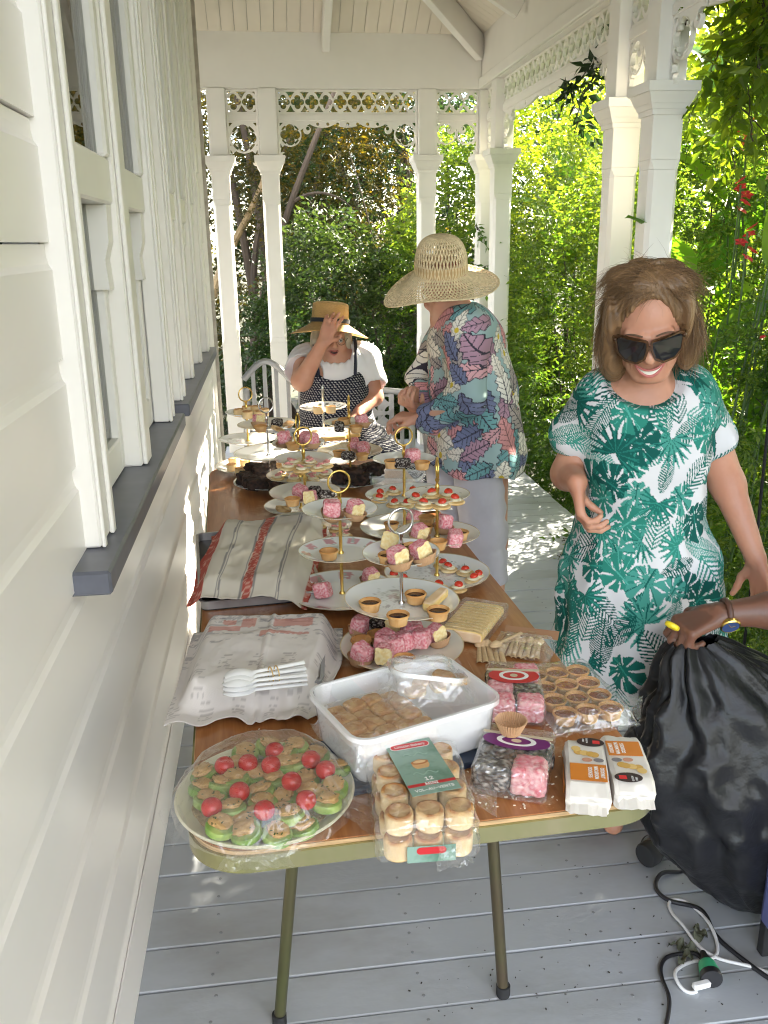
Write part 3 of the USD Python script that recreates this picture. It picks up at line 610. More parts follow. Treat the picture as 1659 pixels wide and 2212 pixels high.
for (fx, fy, tx) in ((.438,1.518,.385), (-.054,1.512,.022), (.36,3.25,.31), (-.12,3.24,-.05)):
    lg = P(tb, 'leg', mv(tube([(fx,fy,.0), (tx,fy,TZ-.04)], .0125, 16), -TO), legm, smooth=True) if 0 else None
    c, s = math.cos(math.radians(-TA)), math.sin(math.radians(-TA))
    f = lambda x, y, z: ((x-TO[0])*c-(y-TO[1])*s, (x-TO[0])*s+(y-TO[1])*c, z)
    lg = P(tb, 'leg', tube([f(fx,fy,.012), f(tx,fy,TZ-.045)], .0125, 16), legm, smooth=40)
    P(lg, 'rubber_foot', mv(rev([(0,0),(.014,0),(.0155,.004),(.0155,.028),(.013,.03),(.0,.03)], 20), f(fx,fy,0)), rub, smooth=40)
    P(tb, 'leg_bracket', mv(box(-.03,.03,-.02,.02,TZ-.062,TZ-.0455,.003), f(tx,fy,0)), legm)

# ---------------------------------------------------------------- plates and stands
china = vmat('glazed_china', .12, spec=.6, coat_weight=.4)
gold = mat('gold_plate', (.80,.56,.16), .22, metallic=1., var=.08, vs=30.); silver = mat('silver_plate', (.75,.76,.78), .15, metallic=1.)
def plate_mesh(R, style, seed, nr=34, nt=110):
    s = np.linspace(0, 1, nr)
    z = np.where(s < .62, .003, .003+.014*np.clip((s-.62)/.38, 0, 1)**1.25)*(R/.13)**.4
    top = [(R*a+1e-5, b) for a, b in zip(s, z)]
    bot = [(R*.995, z[-1]-.002), (R*.63, .0), (1e-5, .0)]
    pr = top+bot; v, f = rev(pr, nt); f = f[:, ::-1]
    rg = np.random.default_rng(seed); th = np.arctan2(v[:,1], v[:,0]); r = np.hypot(v[:,0], v[:,1])/R
    col = np.tile([.78,.79,.78], (len(v),1)); up = np.tile(np.arange(len(pr)) < nr, nt)
    def put(mask, c, a=1.):
        m = (mask & up); col[m] = col[m]*(1-a)+np.array(c)*a
    n1 = fbm(np.c_[v[:,0]*1., v[:,1], 0*v[:,0]+seed], 90, 2); 
    if style == 'border':
        cl = np.cos(th*9+seed)+.3*n1*2
        put((r > .70) & (r < .93) & (cl > .15) & (n1 > -.15), (.55,.17,.20), .75); put((r > .68) & (r < .95) & (cl > -.2) & (n1 < -.22), (.20,.30,.24), .6)
    if style in ('spray', 'rose'):
        a0 = rg.uniform(0, 6.28); cx, cy = .22*math.cos(a0), .22*math.sin(a0); d = np.hypot(v[:,0]/R-cx, v[:,1]/R-cy)
        put((d < .25) & (n1 > .0), (.62,.30,.34) if style == 'rose' else (.62,.42,.44), .6); put((d < .55) & (n1 < -.34), (.30,.27,.27), .6); put((d < .55) & (np.abs(n1-.1) < .03) , (.33,.36,.30), .5)
    if style == 'leaf': put((r > .72) & (r < .9) & (np.cos(th*16) > .3) & (n1 > -.3), (.10,.11,.09), .8)
    if style == 'beige': put(r > .68, (.56,.47,.30), .8); put((r > .72) & (r < .9) & (np.cos(th*44) > .2), (.68,.62,.50), .8); put((r > .64) & (r < .68), (.35,.42,.25), .6)
    if style == 'cream': put(r > .05, (.66,.60,.48), .6)
    put(r > .975, (.58,.42,.15), .85 if style != 'plain' else .0)
    return (v, f), col
ZT = (.735, .845, .954); SURF = (.7395, .8495, .9585)
STANDS = [ # bottom plate centre, radii bottom/middle/top, metal, ring angle, styles
 ((C1,390,840), (.138,.116,.083), 'g', 20, ('spray','rose','plain'), 'three-tier gold stand at the far left corner, small pastry cases on top'),
 ((C1,575,985), (.136,.128,.108), 's', 20, ('plain','rose','cream'), 'silver stand with empty rose-patterned middle plate and chocolate brownies at its foot'),
 ((C1,860,1210), (.126,.112,.088), 'g', 75, ('spray','cream','cream'), 'gold stand left of centre with edge-on ring and pink cakes on top'),
 ((C1,908,1395), (.145,.112,.090), 'g', 15, ('cream','cream','cream'), 'gold stand with ham canapes on its top and bottom plates'),
 ((C1,1075,780), (.134,.114,.096), 'f', 0, ('leaf','leaf','leaf'), 'silver stand with spindle top and two pastry cases before the seated woman'),
 ((C1,1310,965), (.130,.121,.093), 'g', 80, ('plain','beige','cream'), 'gold stand with beige-bordered middle plate beside the seated woman\'s hand'),
 ((C3,485,690), (.140,.120,.096), 'g', 12, ('spray','plain','plain'), 'gold stand right of centre with chocolate tart and empty tart case on top'),
 ((C3,780,1110), (.142,.113,.086), 'g', 85, ('spray','cream','cream'), 'gold stand nearest the right table edge with tomato canapes top and bottom'),
 ((C2,775,1190), (.138,.108,.095), 'g', 10, ('border','border','rose'), 'gold stand with two pink cakes on top and pink rose-bordered lower plates'),
 ((C4,690,640), (.137,.125,.083), 's', 15, ('cream','spray','spray'), 'front silver stand heaped with pink coconut cakes and jam tarts')]
SPOS = []
for i, ((c, x, y), R3, met, ra, sty, lab) in enumerate(STANDS):
    b = V(*c(x, y), z=.735); SPOS.append(b); t = T('cake_stand', lab, 'cake stand', (b[0], b[1], TZ), group='tiered cake stands on the table')
    M = gold if met == 'g' else silver
    P(t, 'foot', rev([(1e-5,.0005), (.030,.0005), (.030,.004), (.008,.009), (.006,.0148), (1e-5,.0148)], 24), M, smooth=40)
    for k in range(3):
        (v, f), col = plate_mesh(R3[k], sty[k], i*3+k+1)
        tl = np.random.default_rng(i*9+k).normal(size=2)*1.1*(k > 0)
        P(t, 'plate', mv((v, f), (0,0,ZT[k]-TZ), i*40+k*70, tl), china, smooth=True, col=col)
    z0 = .0195
    def seg(z0, z1, M_): return rev([(1e-5,z0), (.0075,z0), (.0075,z0+.003), (.0042,z0+.008), (.0042,(z0+z1)/2-.008), (.0048,(z0+z1)/2), (.0042,(z0+z1)/2+.008), (.0042,z1-.008), (.0065,z1-.003), (.0065,z1), (1e-5,z1)], 16)
    P(t, 'rod', seg(.0185, .1235, M), M, smooth=40); P(t, 'rod', seg(.1285, .2325, M), M, smooth=40)
    if met == 'f':
        P(t, 'spindle', rev([(1e-5,.238), (.006,.238)]+[(.0045+.002*math.sin(q*1.9)**2, .238+q*.0072) for q in range(1, 13)]+[(1e-5,.334)], 16), M, smooth=True)
    else:
        P(t, 'rod', rev([(1e-5,.238), (.0075,.238), (.0045,.244), (.0045,.255), (.0065,.262), (.0055,.270), (.0035,.278), (.006,.284), (.006,.288), (1e-5,.290)], 16), M, smooth=40)
        v, f = ring(.0275, .0027, 40, 8); v = np.stack([v[:,0], v[:,2], v[:,1]], 1)
        P(t, 'ring_handle', mv((v, f[:, ::-1]), (0,0,.316), ra), M, smooth=True)

# ---------------------------------------------------------------- baking
def ncol(v, a, b, s, seed=0, lo=-.25, hi=.25, extra=0):
    t = np.clip((fbm(v, s, 3, seed)+extra-lo)/(hi-lo), 0, 1)[:,None]; return np.array(a)*(1-t)+np.array(b)*t
crust = vmat('baked_crust', .75, bump=.0006, bs=300.); jam_m = mat('dark_jam', (.018,.004,.006), .12, bump=.001, bs=120.); caramel_m = mat('amber_filling', (.22,.06,.02), .16, bump=.0006, bs=90.)
choc_m = vmat('dark_cake', .7, bump=.0015, bs=220.); coco_m = vmat('coconut_coat', .85, bump=.001, bs=500.); tom_m = mat('tomato_skin', (.50,.035,.015), .18, var=.2, vs=40.)
cream_m = mat('cream_topping', (.72,.65,.45), .5, bump=.001, bs=120.); ham_m = mat('pink_ham', (.58,.24,.22), .45, var=.15, vs=80.); herb_m = mat('green_herb', (.03,.07,.015), .6)
paper_m = mat('brown_case_paper', (.50,.30,.16), .7)
def tart(kind, seed=0):
    pr = [(1e-5,0), (.0175,0), (.0185,.001), (.0215,.0165), (.0238,.0185), (.0242,.0215), (.0225,.0235), (.0205,.0215), (.019,.008), (1e-5,.007)]
    v, f = rev(pr, 36); a = np.arctan2(v[:,1], v[:,0]); n = fbm(v, 130, 2, seed)
    v = v*(1+.03*n)[:,None]; col = ncol(v, (.52,.28,.10), (.66,.42,.19), 70, seed); hi = v[:,2] > .02; col[hi] = col[hi]*[.95,.82,.65]
    p = [('pastry_case', (v, f), crust, col)]
    if kind:
        r, th = np.meshgrid(np.linspace(1e-4, 1, 9), np.arange(25)*2*np.pi/24, indexing='ij')
        g = np.stack([r*.0202*np.cos(th), r*.0202*np.sin(th), .0165+.002*(1-r)+.0022*fbm(np.stack([r*np.cos(th), r*np.sin(th), 0*r+seed], -1).reshape(-1,3), 2.2, 3).reshape(r.shape)*(1-r**3)], -1)
        p.append(('filling', (sheet(g)[0], sheet(g)[1][:, ::-1]), jam_m if kind == 'jam' else caramel_m, None))
    return p
def rock(size, n=2, amp=.12, s=1.2, seed=0, cube=True):
    m = trimesh.creation.icosphere(3 if n else 2); v = np.array(m.vertices)
    if cube: v = v/np.maximum(np.linalg.norm(v, ord=6, axis=1, keepdims=True), 1e-9)
    v = v*(1+amp*fbm(v+seed, s, 4, seed))[:,None]+.04*fbm(v+seed*2, 5, 2, seed)[:,None]*v
    v = v*np.array(size)/2; v[:,2] -= v[:,2].min(); return v, np.array(m.faces)
def case_mesh(r0=.018, r1=.028, h=.02, n=40):
    a = np.arange(n*2)*np.pi/n; m = []
    for k, (r, z) in enumerate(((r0,0), ((r0+r1)/2,h*.5), (r1,h))):
        rr = r+np.where(np.arange(2*n) % 2, .0007, -.0007)*(k+.4); m.append(np.stack([rr*np.cos(a), rr*np.sin(a), 0*a+z], 1))
    g = np.stack([np.zeros((2*n,3)), m[0], m[1], m[2]], 0); g = np.concatenate([g, g[:, :1]], 1); v, f = sheet(g); return v, f
def coco(v, seed, a=(.60,.13,.17), b=(.80,.56,.55)): return ncol(v, a, b, 520, seed, -.30, .45)
def pinkcake(cut, case, seed):
    v, f = rock((.042,.036,.040), 2, .10, 1.4, seed); v += .0012*noise(v, 700, seed)[:,None]*np.sign(v-[0,0,.02])
    col = coco(v, seed)
    if cut: m = v[:,0] > .011+.003*noise(v, 150, 3); v[m, 0] = .011+.002*noise(v[m], 220, 4); col[m] = ncol(v[m], (.74,.56,.25), (.82,.70,.40), 200, seed)
    p = [('sponge', mv((v, f), (0,0,.008 if case else 0), 0, (8, 12) if case else (0, 0)), coco_m, col)]
    if case: p.append(('paper_case', case_mesh(.019, .0285, .020), paper_m, None))
    return p
def choccake(seed):
    v, f = rock((.046,.034,.030), 2, .12, 1.4, seed); return [('sponge', (v, f), coco_m, ncol(v, (.018,.010,.008), (.55,.50,.45), 300, seed, .05, .4))]
def brownie(seed, s=1.):
    v, f = rock((.050*s,.042*s,.036*s), 2, .34, 1.7, seed); return [('crumb', (v, f), choc_m, ncol(v, (.008,.0045,.0035), (.045,.020,.012), 120, seed))]
def volau(seed):
    pr = [(1e-5,0), (.0185,0), (.0195,.003), (.0198,.024), (.0185,.0285), (.0145,.029), (.0125,.0265), (1e-5,.0255)]; v, f = rev(pr, 30)
    v[:,:2] *= (1+.05*fbm(v, 90, 2, seed))[:,None]; v[:,2] += .0012*noise(v, 160, seed)*(v[:,2] > .01)
    col = ncol(v, (.72,.52,.27), (.80,.64,.38), 60, seed); t = np.clip((v[:,2]-.0235)/.004, 0, 1)[:,None]; col = col*(1-t)+ncol(v, (.42,.17,.05), (.70,.44,.19), 110, seed)*t
    return [('puff_pastry', (v, f), crust, col)]
def canape(top, seed):
    pr = [(1e-5,0), (.022,0), (.0245,.0025), (.0245,.005), (.022,.0075), (1e-5,.0078)]; v, f = rev(pr, 30); v[:,:2] *= (1+.07*fbm(v, 45, 2, seed))[:,None]
    col = ncol(v, (.62,.40,.16), (.78,.62,.34), 60, seed); p = [('pikelet', (v, f), crust, col)]
    c, cf = rock((.034,.030,.009), 2, .3, 1.5, seed+5, False); p.append(('cream', mv((c, cf), (0,0,.0065)), cream_m, None)); rg = np.random.default_rng(seed)
    if top == 'tomato':
        m = trimesh.creation.icosphere(2, .0115); w = np.array(m.vertices)*[1,1,.8]; w[:,2] = np.maximum(w[:,2], -.002); p.append(('tomato', mv((w, m.faces), (.002,.001,.0165), 0, (18,-10)), tom_m, None))
        p.append(('herb', cat([mv(box(-.003,.003,-.0008,.0008,0,.0006,.0002), (rg.normal()*.008, rg.normal()*.008, .0262 if k % 2 else .0145), rg.uniform(0,180)) for k in range(5)]), herb_m, None))
    else:
        for k in range(2): h, hf = rock((.016,.011,.006), 2, .3, 1.5, seed+9+k); p.append(('ham', mv((h, hf), (rg.normal()*.006, rg.normal()*.006, .0125+.004*k), rg.uniform(0,180), (12,8)), ham_m, None))
    return p
def finger():
    v, f = box(-.050,.050,-.0135,.0135,0,.019,.008); m = trimesh.Trimesh(v, f).subdivide().subdivide().subdivide(); v = np.array(m.vertices)
    e = np.clip((np.abs(v[:,0])-.036)/.014, 0, 1); v[:,1] *= np.sqrt(1-.75*e*e); col = np.where((v[:,2] > .0165)[:,None], ncol(v, (.70,.48,.28), (.76,.58,.38), 60, 1), ncol(v, (.72,.48,.16), (.78,.58,.26), 60, 2)); return [('sponge', (v, m.faces), crust, col)]
def slice_(seed):
    v, f = rock((.05,.03,.014), 2, .2, 1.6, seed); return [('pastry', (v, f), crust, ncol(v, (.45,.24,.09), (.72,.50,.26), 70, seed))]
PROTO, KINDS = {}, {'volau': (lambda s: volau(s), 'small pale pastry case with a browned top', 'pastry case', 'pastry_case'), 'empty': (lambda s: tart(None, s), 'empty shortcrust tart case', 'tart', 'tart'),
 'jam': (lambda s: tart('jam', s), 'tart filled with dark jam', 'tart', 'jam_tart'), 'caramel': (lambda s: tart('caramel', s), 'tart with an amber filling', 'tart', 'caramel_tart'),
 'pink': (lambda s: pinkcake(False, False, s), 'pink coconut-coated cake', 'cake', 'pink_cake'), 'pinkcut': (lambda s: pinkcake(True, False, s), 'cut pink cake showing yellow sponge', 'cake', 'pink_cake'),
 'pinkcase': (lambda s: pinkcake(False, True, s), 'pink coconut cake in a brown paper case', 'cake', 'pink_cake'), 'cutcase': (lambda s: pinkcake(True, True, s), 'cut pink cake in a paper case', 'cake', 'pink_cake'),
 'choc': (lambda s: choccake(s), 'dark cake rolled in coconut', 'cake', 'chocolate_cake'), 'brownie': (lambda s: brownie(s, 1.15), 'chunk of dark chocolate brownie', 'brownie', 'brownie'),
 'ham': (lambda s: canape('ham', s), 'small pikelet with cream and pink ham', 'canape', 'ham_canape'), 'tomato': (lambda s: canape('tomato', s), 'pikelet with cream and halved cherry tomato', 'canape', 'tomato_canape'),
 'finger': (lambda s: finger(), 'pale sponge finger biscuit', 'biscuit', 'sponge_finger'), 'slice': (lambda s: slice_(s), 'flat piece of baked pastry', 'pastry', 'pastry_slice')}
def put(kind, p, where, rz=None, tilt=(0,0), scale=1., grp=None, pre=''):
    fn, desc, cg, nm = KINDS[kind]; n = PROTO.setdefault(kind, []); rg = np.random.default_rng(len(n)*31+len(kind)); PROTO[kind+'_n'] = PROTO.get(kind+'_n', 0)+1; i = PROTO[kind+'_n']
    lab = f'{pre}{desc} {where}'; gr = grp or f'{desc}s {where}'; rz = float((i*67) % 360) if rz is None else rz
    if len(n) < 3:
        t = T(nm, lab, cg, (0,0,0), 0, gr)
        for (a, m, M, col) in fn(i*3+1): P(t, a, m, M, smooth=True, col=col)
        x = UsdGeom.Xformable(t); x.ClearXformOpOrder(); t.RemoveProperty('xformOp:translate')
        x.AddTransformOp().Set(Gf.Matrix4d(*mat4(p, rz, tilt, scale).T.ravel().tolist())); n.append(t); return t
    return dup(n[i % 3], p, rz, lab, gr, tilt, scale, name=nm)
PL = ['bottom plate', 'middle plate', 'top plate']
SN = ['far left gold stand', 'brownie-footed silver stand', 'edge-ringed gold stand', 'ham canape stand', 'spindle-topped silver stand', 'beige-plated gold stand', 'right-centre gold stand', 'table-edge gold stand', 'rose-bordered gold stand', 'front silver stand']
ORD = 'second third fourth fifth sixth seventh eighth ninth tenth eleventh twelfth thirteenth fourteenth fifteenth sixteenth seventeenth eighteenth nineteenth twentieth'.split()+['twenty-'+w for w in 'first second third fourth fifth sixth seventh'.split()]
def ordinal(xs, i):
    n = len(xs); k = sorted(range(n), key=lambda q: (xs[q], q)).index(i)
    if n == 1: return ''
    if n == 2: return ['left-hand ', 'right-hand '][k]
    return 'leftmost ' if k == 0 else 'rightmost ' if k == n-1 else ORD[k-1]+'-from-left '
ITEMS = {(0,2): (C1, 'volau', [(290,352),(370,372),(475,367),(520,348),(365,325),(450,322)]), (0,0): (C1, 'volau', [(225,850),(300,885),(375,892),(432,855),(345,812),(510,882),(240,800),(580,862),(640,850)]),
 (1,0): (C1, 'brownie', [(350,980),(440,935),(450,1030),(395,1010),(610,1025),(655,1050),(740,1020),(505,965),(560,930)]),
 (2,1): (C1, 'ham', [(680,900),(640,930),(790,945),(960,945),(1080,905),(950,918),(830,890)]), (3,2): (C1, 'ham', [(740,838),(790,798),(860,858),(940,798),(1010,845),(1080,815),(930,782)]),
 (3,0): (C2, 'ham', [(560,572),(720,600),(690,682),(800,655),(775,590)]), (4,2): (C1, 'volau', [(1015,328),(1130,322)]),
 (5,0): (C1, 'brownie', [(1230,935),(1330,985),(1200,970),(1400,985),(1510,890),(1420,920),(1290,920),(1540,935),(1150,960)]),
 (6,1): (C3, 'tomato', [(265,372),(385,345),(565,345),(390,458),(500,462),(255,415)]), (7,2): (C3, 'tomato', [(595,415),(665,465),(730,372),(820,470),(880,380),(950,430)]),
 (7,0): (C3, 'tomato', [(890,1045),(1040,1075),(1110,1145),(970,1225),(800,1215),(640,1215),(480,1150),(830,1010),(1150,1120),(385,1125)])}
MIX = {(1,2): (C1, [('cutcase',470,460),('empty',490,492),('choc',640,452),('slice',740,440),('slice',640,485)]), (2,2): (C1, [('pinkcase',720,618),('empty',785,655),('pinkcase',960,640),('pink',900,600)]), (2,0): (C1, [('slice',690,1215)]),
 (3,1): (C1, [('pink',850,1088),('choc',985,1080),('empty',780,1160),('pinkcut',945,1150),('choc',1085,1110)]),
 (5,2): (C1, [('jam',1250,425),('choc',1200,485),('empty',1360,495),('pinkcase',1420,455),('slice',1180,420)]), (5,1): (C1, [('jam',1205,720),('pinkcase',1340,668),('choc',1285,748),('empty',1415,748),('pinkcase',1440,698)]),
 (6,2): (C3, [('jam',370,102),('choc',470,110),('pink',560,50),('empty',645,115)]), (6,0): (C3, [('jam',365,668),('pinkcase',560,630)]),
 (7,1): (C3, [('caramel',665,700),('cutcase',610,780),('empty',790,840),('pinkcase',830,690),('jam',990,755),('pink',930,810),('empty',690,615)]), (8,2): (C2, [('pinkcase',670,480),('cutcase',880,482)]),
 (8,1): (C2, [('empty',655,845)]), (8,0): (C2, [('pink',610,1205),('cutcase',1020,1095)]), (9,2): (C3, [('pinkcut',330,850),('jam',345,975),('jam',560,895),('cutcase',450,1020),('cutcase',680,965)]),
 (9,1): (C4, [('jam',400,258),('jam',815,182),('jam',655,378),('jam',1020,332)]),
 (9,0): (C4, [('pinkcase',285,500),('pinkcase',300,745),('pinkcut',530,785),('pink',540,640),('pinkcut',640,530),('pink',720,665),('pink',800,570),('pink',870,640),('cutcase',1040,570),('empty',320,600),('empty',470,545),('caramel',710,770),('empty',640,475),('choc',490,440),('pink',520,715),('pink',620,700)])}
for (s, k), (c, kind, pts) in ITEMS.items():
    for j, (x, y) in enumerate(pts):
        p = V(*c(x, y), z=SURF[k]+.004); p[2] = SURF[k]+(.018 if kind == 'brownie' and j in (1, 8, 7) else 0)
        put(kind, p, f'on {SN[s]} {PL[k]}', scale=1.1 if kind == 'brownie' else 1., pre=ordinal([q[0] for q in pts], j))
for (s, k), (c, its) in MIX.items():
    for j, (kind, x, y) in enumerate(its):
        p = V(*c(x, y), z=SURF[k]+.006); p[2] = SURF[k]+.001
        if (s, k) == (9, 0) and kind in ('pink', 'pinkcut'): p[2] += .012
        q = {'pinkcut': -110, 'cutcase': -60}.get(kind); n = sum(1 for a in its if a[0] == kind)
        where = f'on {SN[s]} {PL[k]}'; same = [a for a in its if a[0] == kind]
        tl = (0,0) if kind in ('jam', 'empty', 'caramel') else ((j*37) % 30-15, (j*53) % 30-15)
        put(kind, p, where, rz=q, tilt=tl, pre=ordinal([a[1] for a in same], same.index(its[j])))
for (c, x0, y0, x1, y1, k, w) in ((C4, 905, 265, 1085, 100, 1, 'beside the jam tarts of the front silver stand'), (C1, 1060, 575, 1250, 560, 1, 'in front on the spindle-topped stand'), (C1, 1250, 550, 1330, 540, 1, 'at the right on the spindle-topped stand'), (C1, 985, 560, 985, 500, 1, 'standing up on the spindle-topped stand')):
    a, b = V(*c(x0, y0), z=SURF[k]+.008), V(*c(x1, y1), z=SURF[k]+.008); m = (a+b)/2; m[2] = SURF[k]+.001
    put('finger', m, w, rz=math.degrees(math.atan2(b[1]-a[1], b[0]-a[0])), grp='sponge fingers '+w)
# ================================================================ packets, trays and cloths
def rz_of(dx, dy): return math.degrees(math.atan2(dy, dx))
cloth = vmat('woven_cloth', .9, bump=.0004, bs=900., spec=.2)
clear = film('clear_wrap', (.98,.985,.985), .010, 18., .10, .03); crisp = film('crisp_wrap', (.98,.98,.975), .008, 26., .12, .025); milky = film('milky_plastic', (.90,.92,.94), .0005, 12., .05, .58); cling = film('cling_wrap', (.97,.97,.97), .010, 16., .065, .02)
def ss(x, a, b): t = np.clip((x-a)/(b-a), 0, 1); return t*t*(3-2*t)
# striped tea towel over a baking tray
A, B = np.meshgrid(np.linspace(-.22, 1.22, 110), np.linspace(-.02, 1.02, 90), indexing='ij')
FL, FR, BR, BL = np.array([-.195,2.075]), np.array([.015,2.035]), np.array([.098,2.655]), np.array([-.155,2.62])
xy = ((1-A)*(1-B))[...,None]*FL+(A*(1-B))[...,None]*FR+(A*B)[...,None]*BR+((1-A)*B)[...,None]*BL
nn = fbm(np.stack([A*2.2, B*2.6, 0*A], -1).reshape(-1,3), 1.6, 3, 5).reshape(A.shape)
dropl = ss(-A, -.02, .2)+ss(A, 1.0, 1.2); top = .790+.016*nn+.010*np.sin(B*9+A*3)*ss(B, .45, .8)-.02*ss(.12-B, 0, .12)
z = top*(1-dropl)+(.742+.008*nn)*dropl; xy[...,0] += .012*nn+.006*ss(-A, .0, .22)*np.sin(B*9); xy[...,1] += .012*fbm(np.stack([A, B, 0*A+3], -1).reshape(-1,3), 3., 2).reshape(A.shape)
G = np.dstack([xy, z]); G[...,2] += .003*fbm(G.reshape(-1,3), 22, 3, 4).reshape(A.shape)
s_ = A+.03*np.sin(B*5)*.3; col = np.tile([.66,.61,.52], (*A.shape,1)); wv = np.sin(B*190)
def band(c, a, b, al=1.): m = (s_ > a) & (s_ < b); col[m] = col[m]*(1-al)+np.array(c)*al
band((.46,.10,.075), .455, .545); m = (s_ > .455) & (s_ < .545) & (np.hypot((s_-.5)*9, ((B*16) % 1-.5)*1.1) > .28) & (np.hypot((s_-.5)*9, ((B*16) % 1-.5)*1.1) < .40); col[m] = (.62,.35,.28)
for a in (.425, .548): band((.20,.19,.20), a, a+.022, .8)
for a in (.13, .165, .83, .865): band((.20,.19,.20), a, a+.016, .8)
band((.46,.10,.075), -.3, -.03); band((.46,.10,.075), 1.15, 1.4); m = ((s_ < -.03) | (s_ > 1.15)) & (noise(G.reshape(-1,3), 90, 2).reshape(A.shape) > .35); col[m] = (.62,.33,.26)
tw = T('tea_towel', 'cream tea towel with red and grey stripes draped over a baking tray', 'tea towel', (-.06, 2.35, TZ))
v, f = shell(G, .0022); P(tw, 'cloth', (v, f), cloth, smooth=True, col=np.vstack([col.reshape(-1,3)]*2), W=True)
def tray(nm, lab, c, w, l, h, rz, m, th=.003, r=.02, inner=None):
    t = T(nm, lab, 'tray', (*c, TZ), rz); o = rrect(w, l, r, -w/2, -l/2); i_ = o.buffer(-th)
    P(t, 'base', mv(extrude(o, .003), (0,0,.0005)), inner or m); P(t, 'rim', mv(extrude(o.difference(i_), h), (0,0,.0036)), m)
    P(t, 'lip', mv(extrude(o.buffer(.005).difference(i_), .003), (0,0,h+.0037)), m); return t
tray('baking_tray', 'dark metal baking tray under the striped tea towel', (-.075, 2.385), .31, .56, .020, 5, mat('tray_metal', (.40,.38,.36), .35, metallic=.8, var=.2, vs=9.), inner=mat('tray_dark', (.03,.026,.024), .5))
for i, (x, y) in enumerate([(-.12,2.2), (-.01,2.2), (-.1,2.4), (.0,2.42), (-.07,2.55)]): put('brownie', (x, y, TZ+.005), ['front left under the striped towel', 'front right under the striped towel', 'middle left under the striped towel', 'middle right under the striped towel', 'at the back under the striped towel'][i], grp='brownies under the striped towel')
# printed cotton towel with ruffled front edge
A, B = np.meshgrid(np.linspace(0, 1, 130), np.linspace(0, 1, 120), indexing='ij')
FL, FR, BR, BL = np.array([-.236,1.520]), np.array([.072,1.532]), np.array([.135,1.905]), np.array([-.212,1.938])
xy = ((1-A)*(1-B))[...,None]*FL+(A*(1-B))[...,None]*FR+(A*B)[...,None]*BR+((1-A)*B)[...,None]*BL
q = np.stack([A*2, B*2, 0*A+9], -1).reshape(-1,3); nn = fbm(q, 2., 4, 8).reshape(A.shape)
xy[...,1] += -.03*np.exp(-((A-.75)/.06)**2)*(1-B)**3+.012*np.sin(A*21)*(1-B)**4-.02*ss(A, .3, .7)*(1-B)**3; xy[...,0] += .03*(A > .5)*ss(B, .3, .6)*ss(A, .6, 1)*(1-B)
plat = ss(A, .04, .17)*ss(1-A, .03, .14)*ss(B, .07, .22)*ss(1-B, .0, .1)
z = .731+.058*plat+.007*nn*(.4+plat)+.022*np.maximum(0, np.sin(A*17+.8))*np.exp(-(B/.11)**2)*ss(A, .35, .6)+.005*np.exp(-((A-.56)/.014)**2)
G = np.dstack([xy, z]); G[...,2] += .003*fbm(G.reshape(-1,3), 26, 3, 4).reshape(A.shape)
col = np.tile([.68,.635,.60], (*A.shape,1))*(1+.06*nn[...,None]); n2 = fbm(np.stack([A*9, B*34, 0*A], -1).reshape(-1,3), 1.6, 3, 2).reshape(A.shape); n3 = fbm(np.stack([A*30, B*30, 0*A], -1).reshape(-1,3), 1.4, 3, 6).reshape(A.shape)
def pr(m, c, a): col[m] = col[m]*(1-a)+np.array(c)*a
pr((B > .55) & (n2 > .2), (.24,.23,.25), .5); pr((B > .8) & (n3 > .12), (.22,.22,.24), .5)
for a0, a1, b0, b1 in ((.16,.36,.70,.76), (.24,.32,.78,.84), (.36,.45,.74,.86), (.57,.82,.73,.84), (.5,.55,.60,.68), (.55,.8,.62,.66)): pr((A > a0) & (A < a1) & (B > b0+.02*n3) & (B < b1+.02*n2), (.58,.20,.15), .65)
row = ((B*46) % 1 > .45); pr((B < .42) & (B > .04) & row & (((A*5+.3*np.floor(B*7)) % 1) < .42) & (noise(np.stack([A*60, np.floor(B*46), 0*A], -1).reshape(-1,3), 1., 3).reshape(A.shape) > .0), (.30,.27,.26), .5)
tw2 = T('tea_towel', 'off-white printed cotton towel with faded red house print and ruffled front', 'tea towel', (-.06, 1.73, TZ))
v, f = shell(G, .0022); P(tw2, 'cloth', (v, f), cloth, smooth=True, col=np.vstack([col.reshape(-1,3)]*2), W=True)
tray('serving_tray', 'covered tray making the flat top of the printed towel', (-.05, 1.745), .26, .29, .040, -5, mat('serving_tray_grey', (.3,.3,.3), .5))
keys(P(None, 'napkin', cat([mv(box(-.03,.03,-.05,.05,0,.010,.004), (.122,1.60,TZ+.001), 20)]), mat('green_napkin', (.06,.14,.07), .8)), label='dark green folded napkin beside the printed towel', category='napkin')
# bundle of white plastic spoons
sp = T('plastic_spoons', 'bundle of white plastic spoons held by a tan rubber band', 'spoons', (-.035, 1.535, .797), rz_of(.16, .045))
wp = mat('white_plastic', (.80,.80,.80), .25, coat_weight=.3)
def spoon(L=.160, bl=.056, bw=.044):
    a, b = 22, 9; s = np.linspace(0, 1, a); qq = np.linspace(-1, 1, b); x = s*L
    wd = np.where(x < bl, bw/2*np.sqrt(np.clip(1-((x-bl*.5)/(bl*.5+.0005))**2, 0.02, 1)), .0032+.0025*s); wd = np.maximum(wd, np.where(x > bl*.8, .0035, .0))
    g = np.zeros((a, b, 3)); g[...,0] = x[:,None]; g[...,1] = wd[:,None]*qq[None]; dep = .009*np.clip(1-((x-bl*.5)/(bl*.5))**2, 0, 1); g[...,2] = dep[:,None]*(1-qq[None]**2)+.003*(x > bl)[:,None]*(1-qq[None]**2)
    return shell(g, .0012)
for i in range(9): P(sp, 'spoon', mv(spoon(), (-.09+.004*(i % 3), .006*(i % 3-1), .002+.0032*i), (i % 3-1)*5, (6*(i % 3-1), 3)), wp, smooth=40)
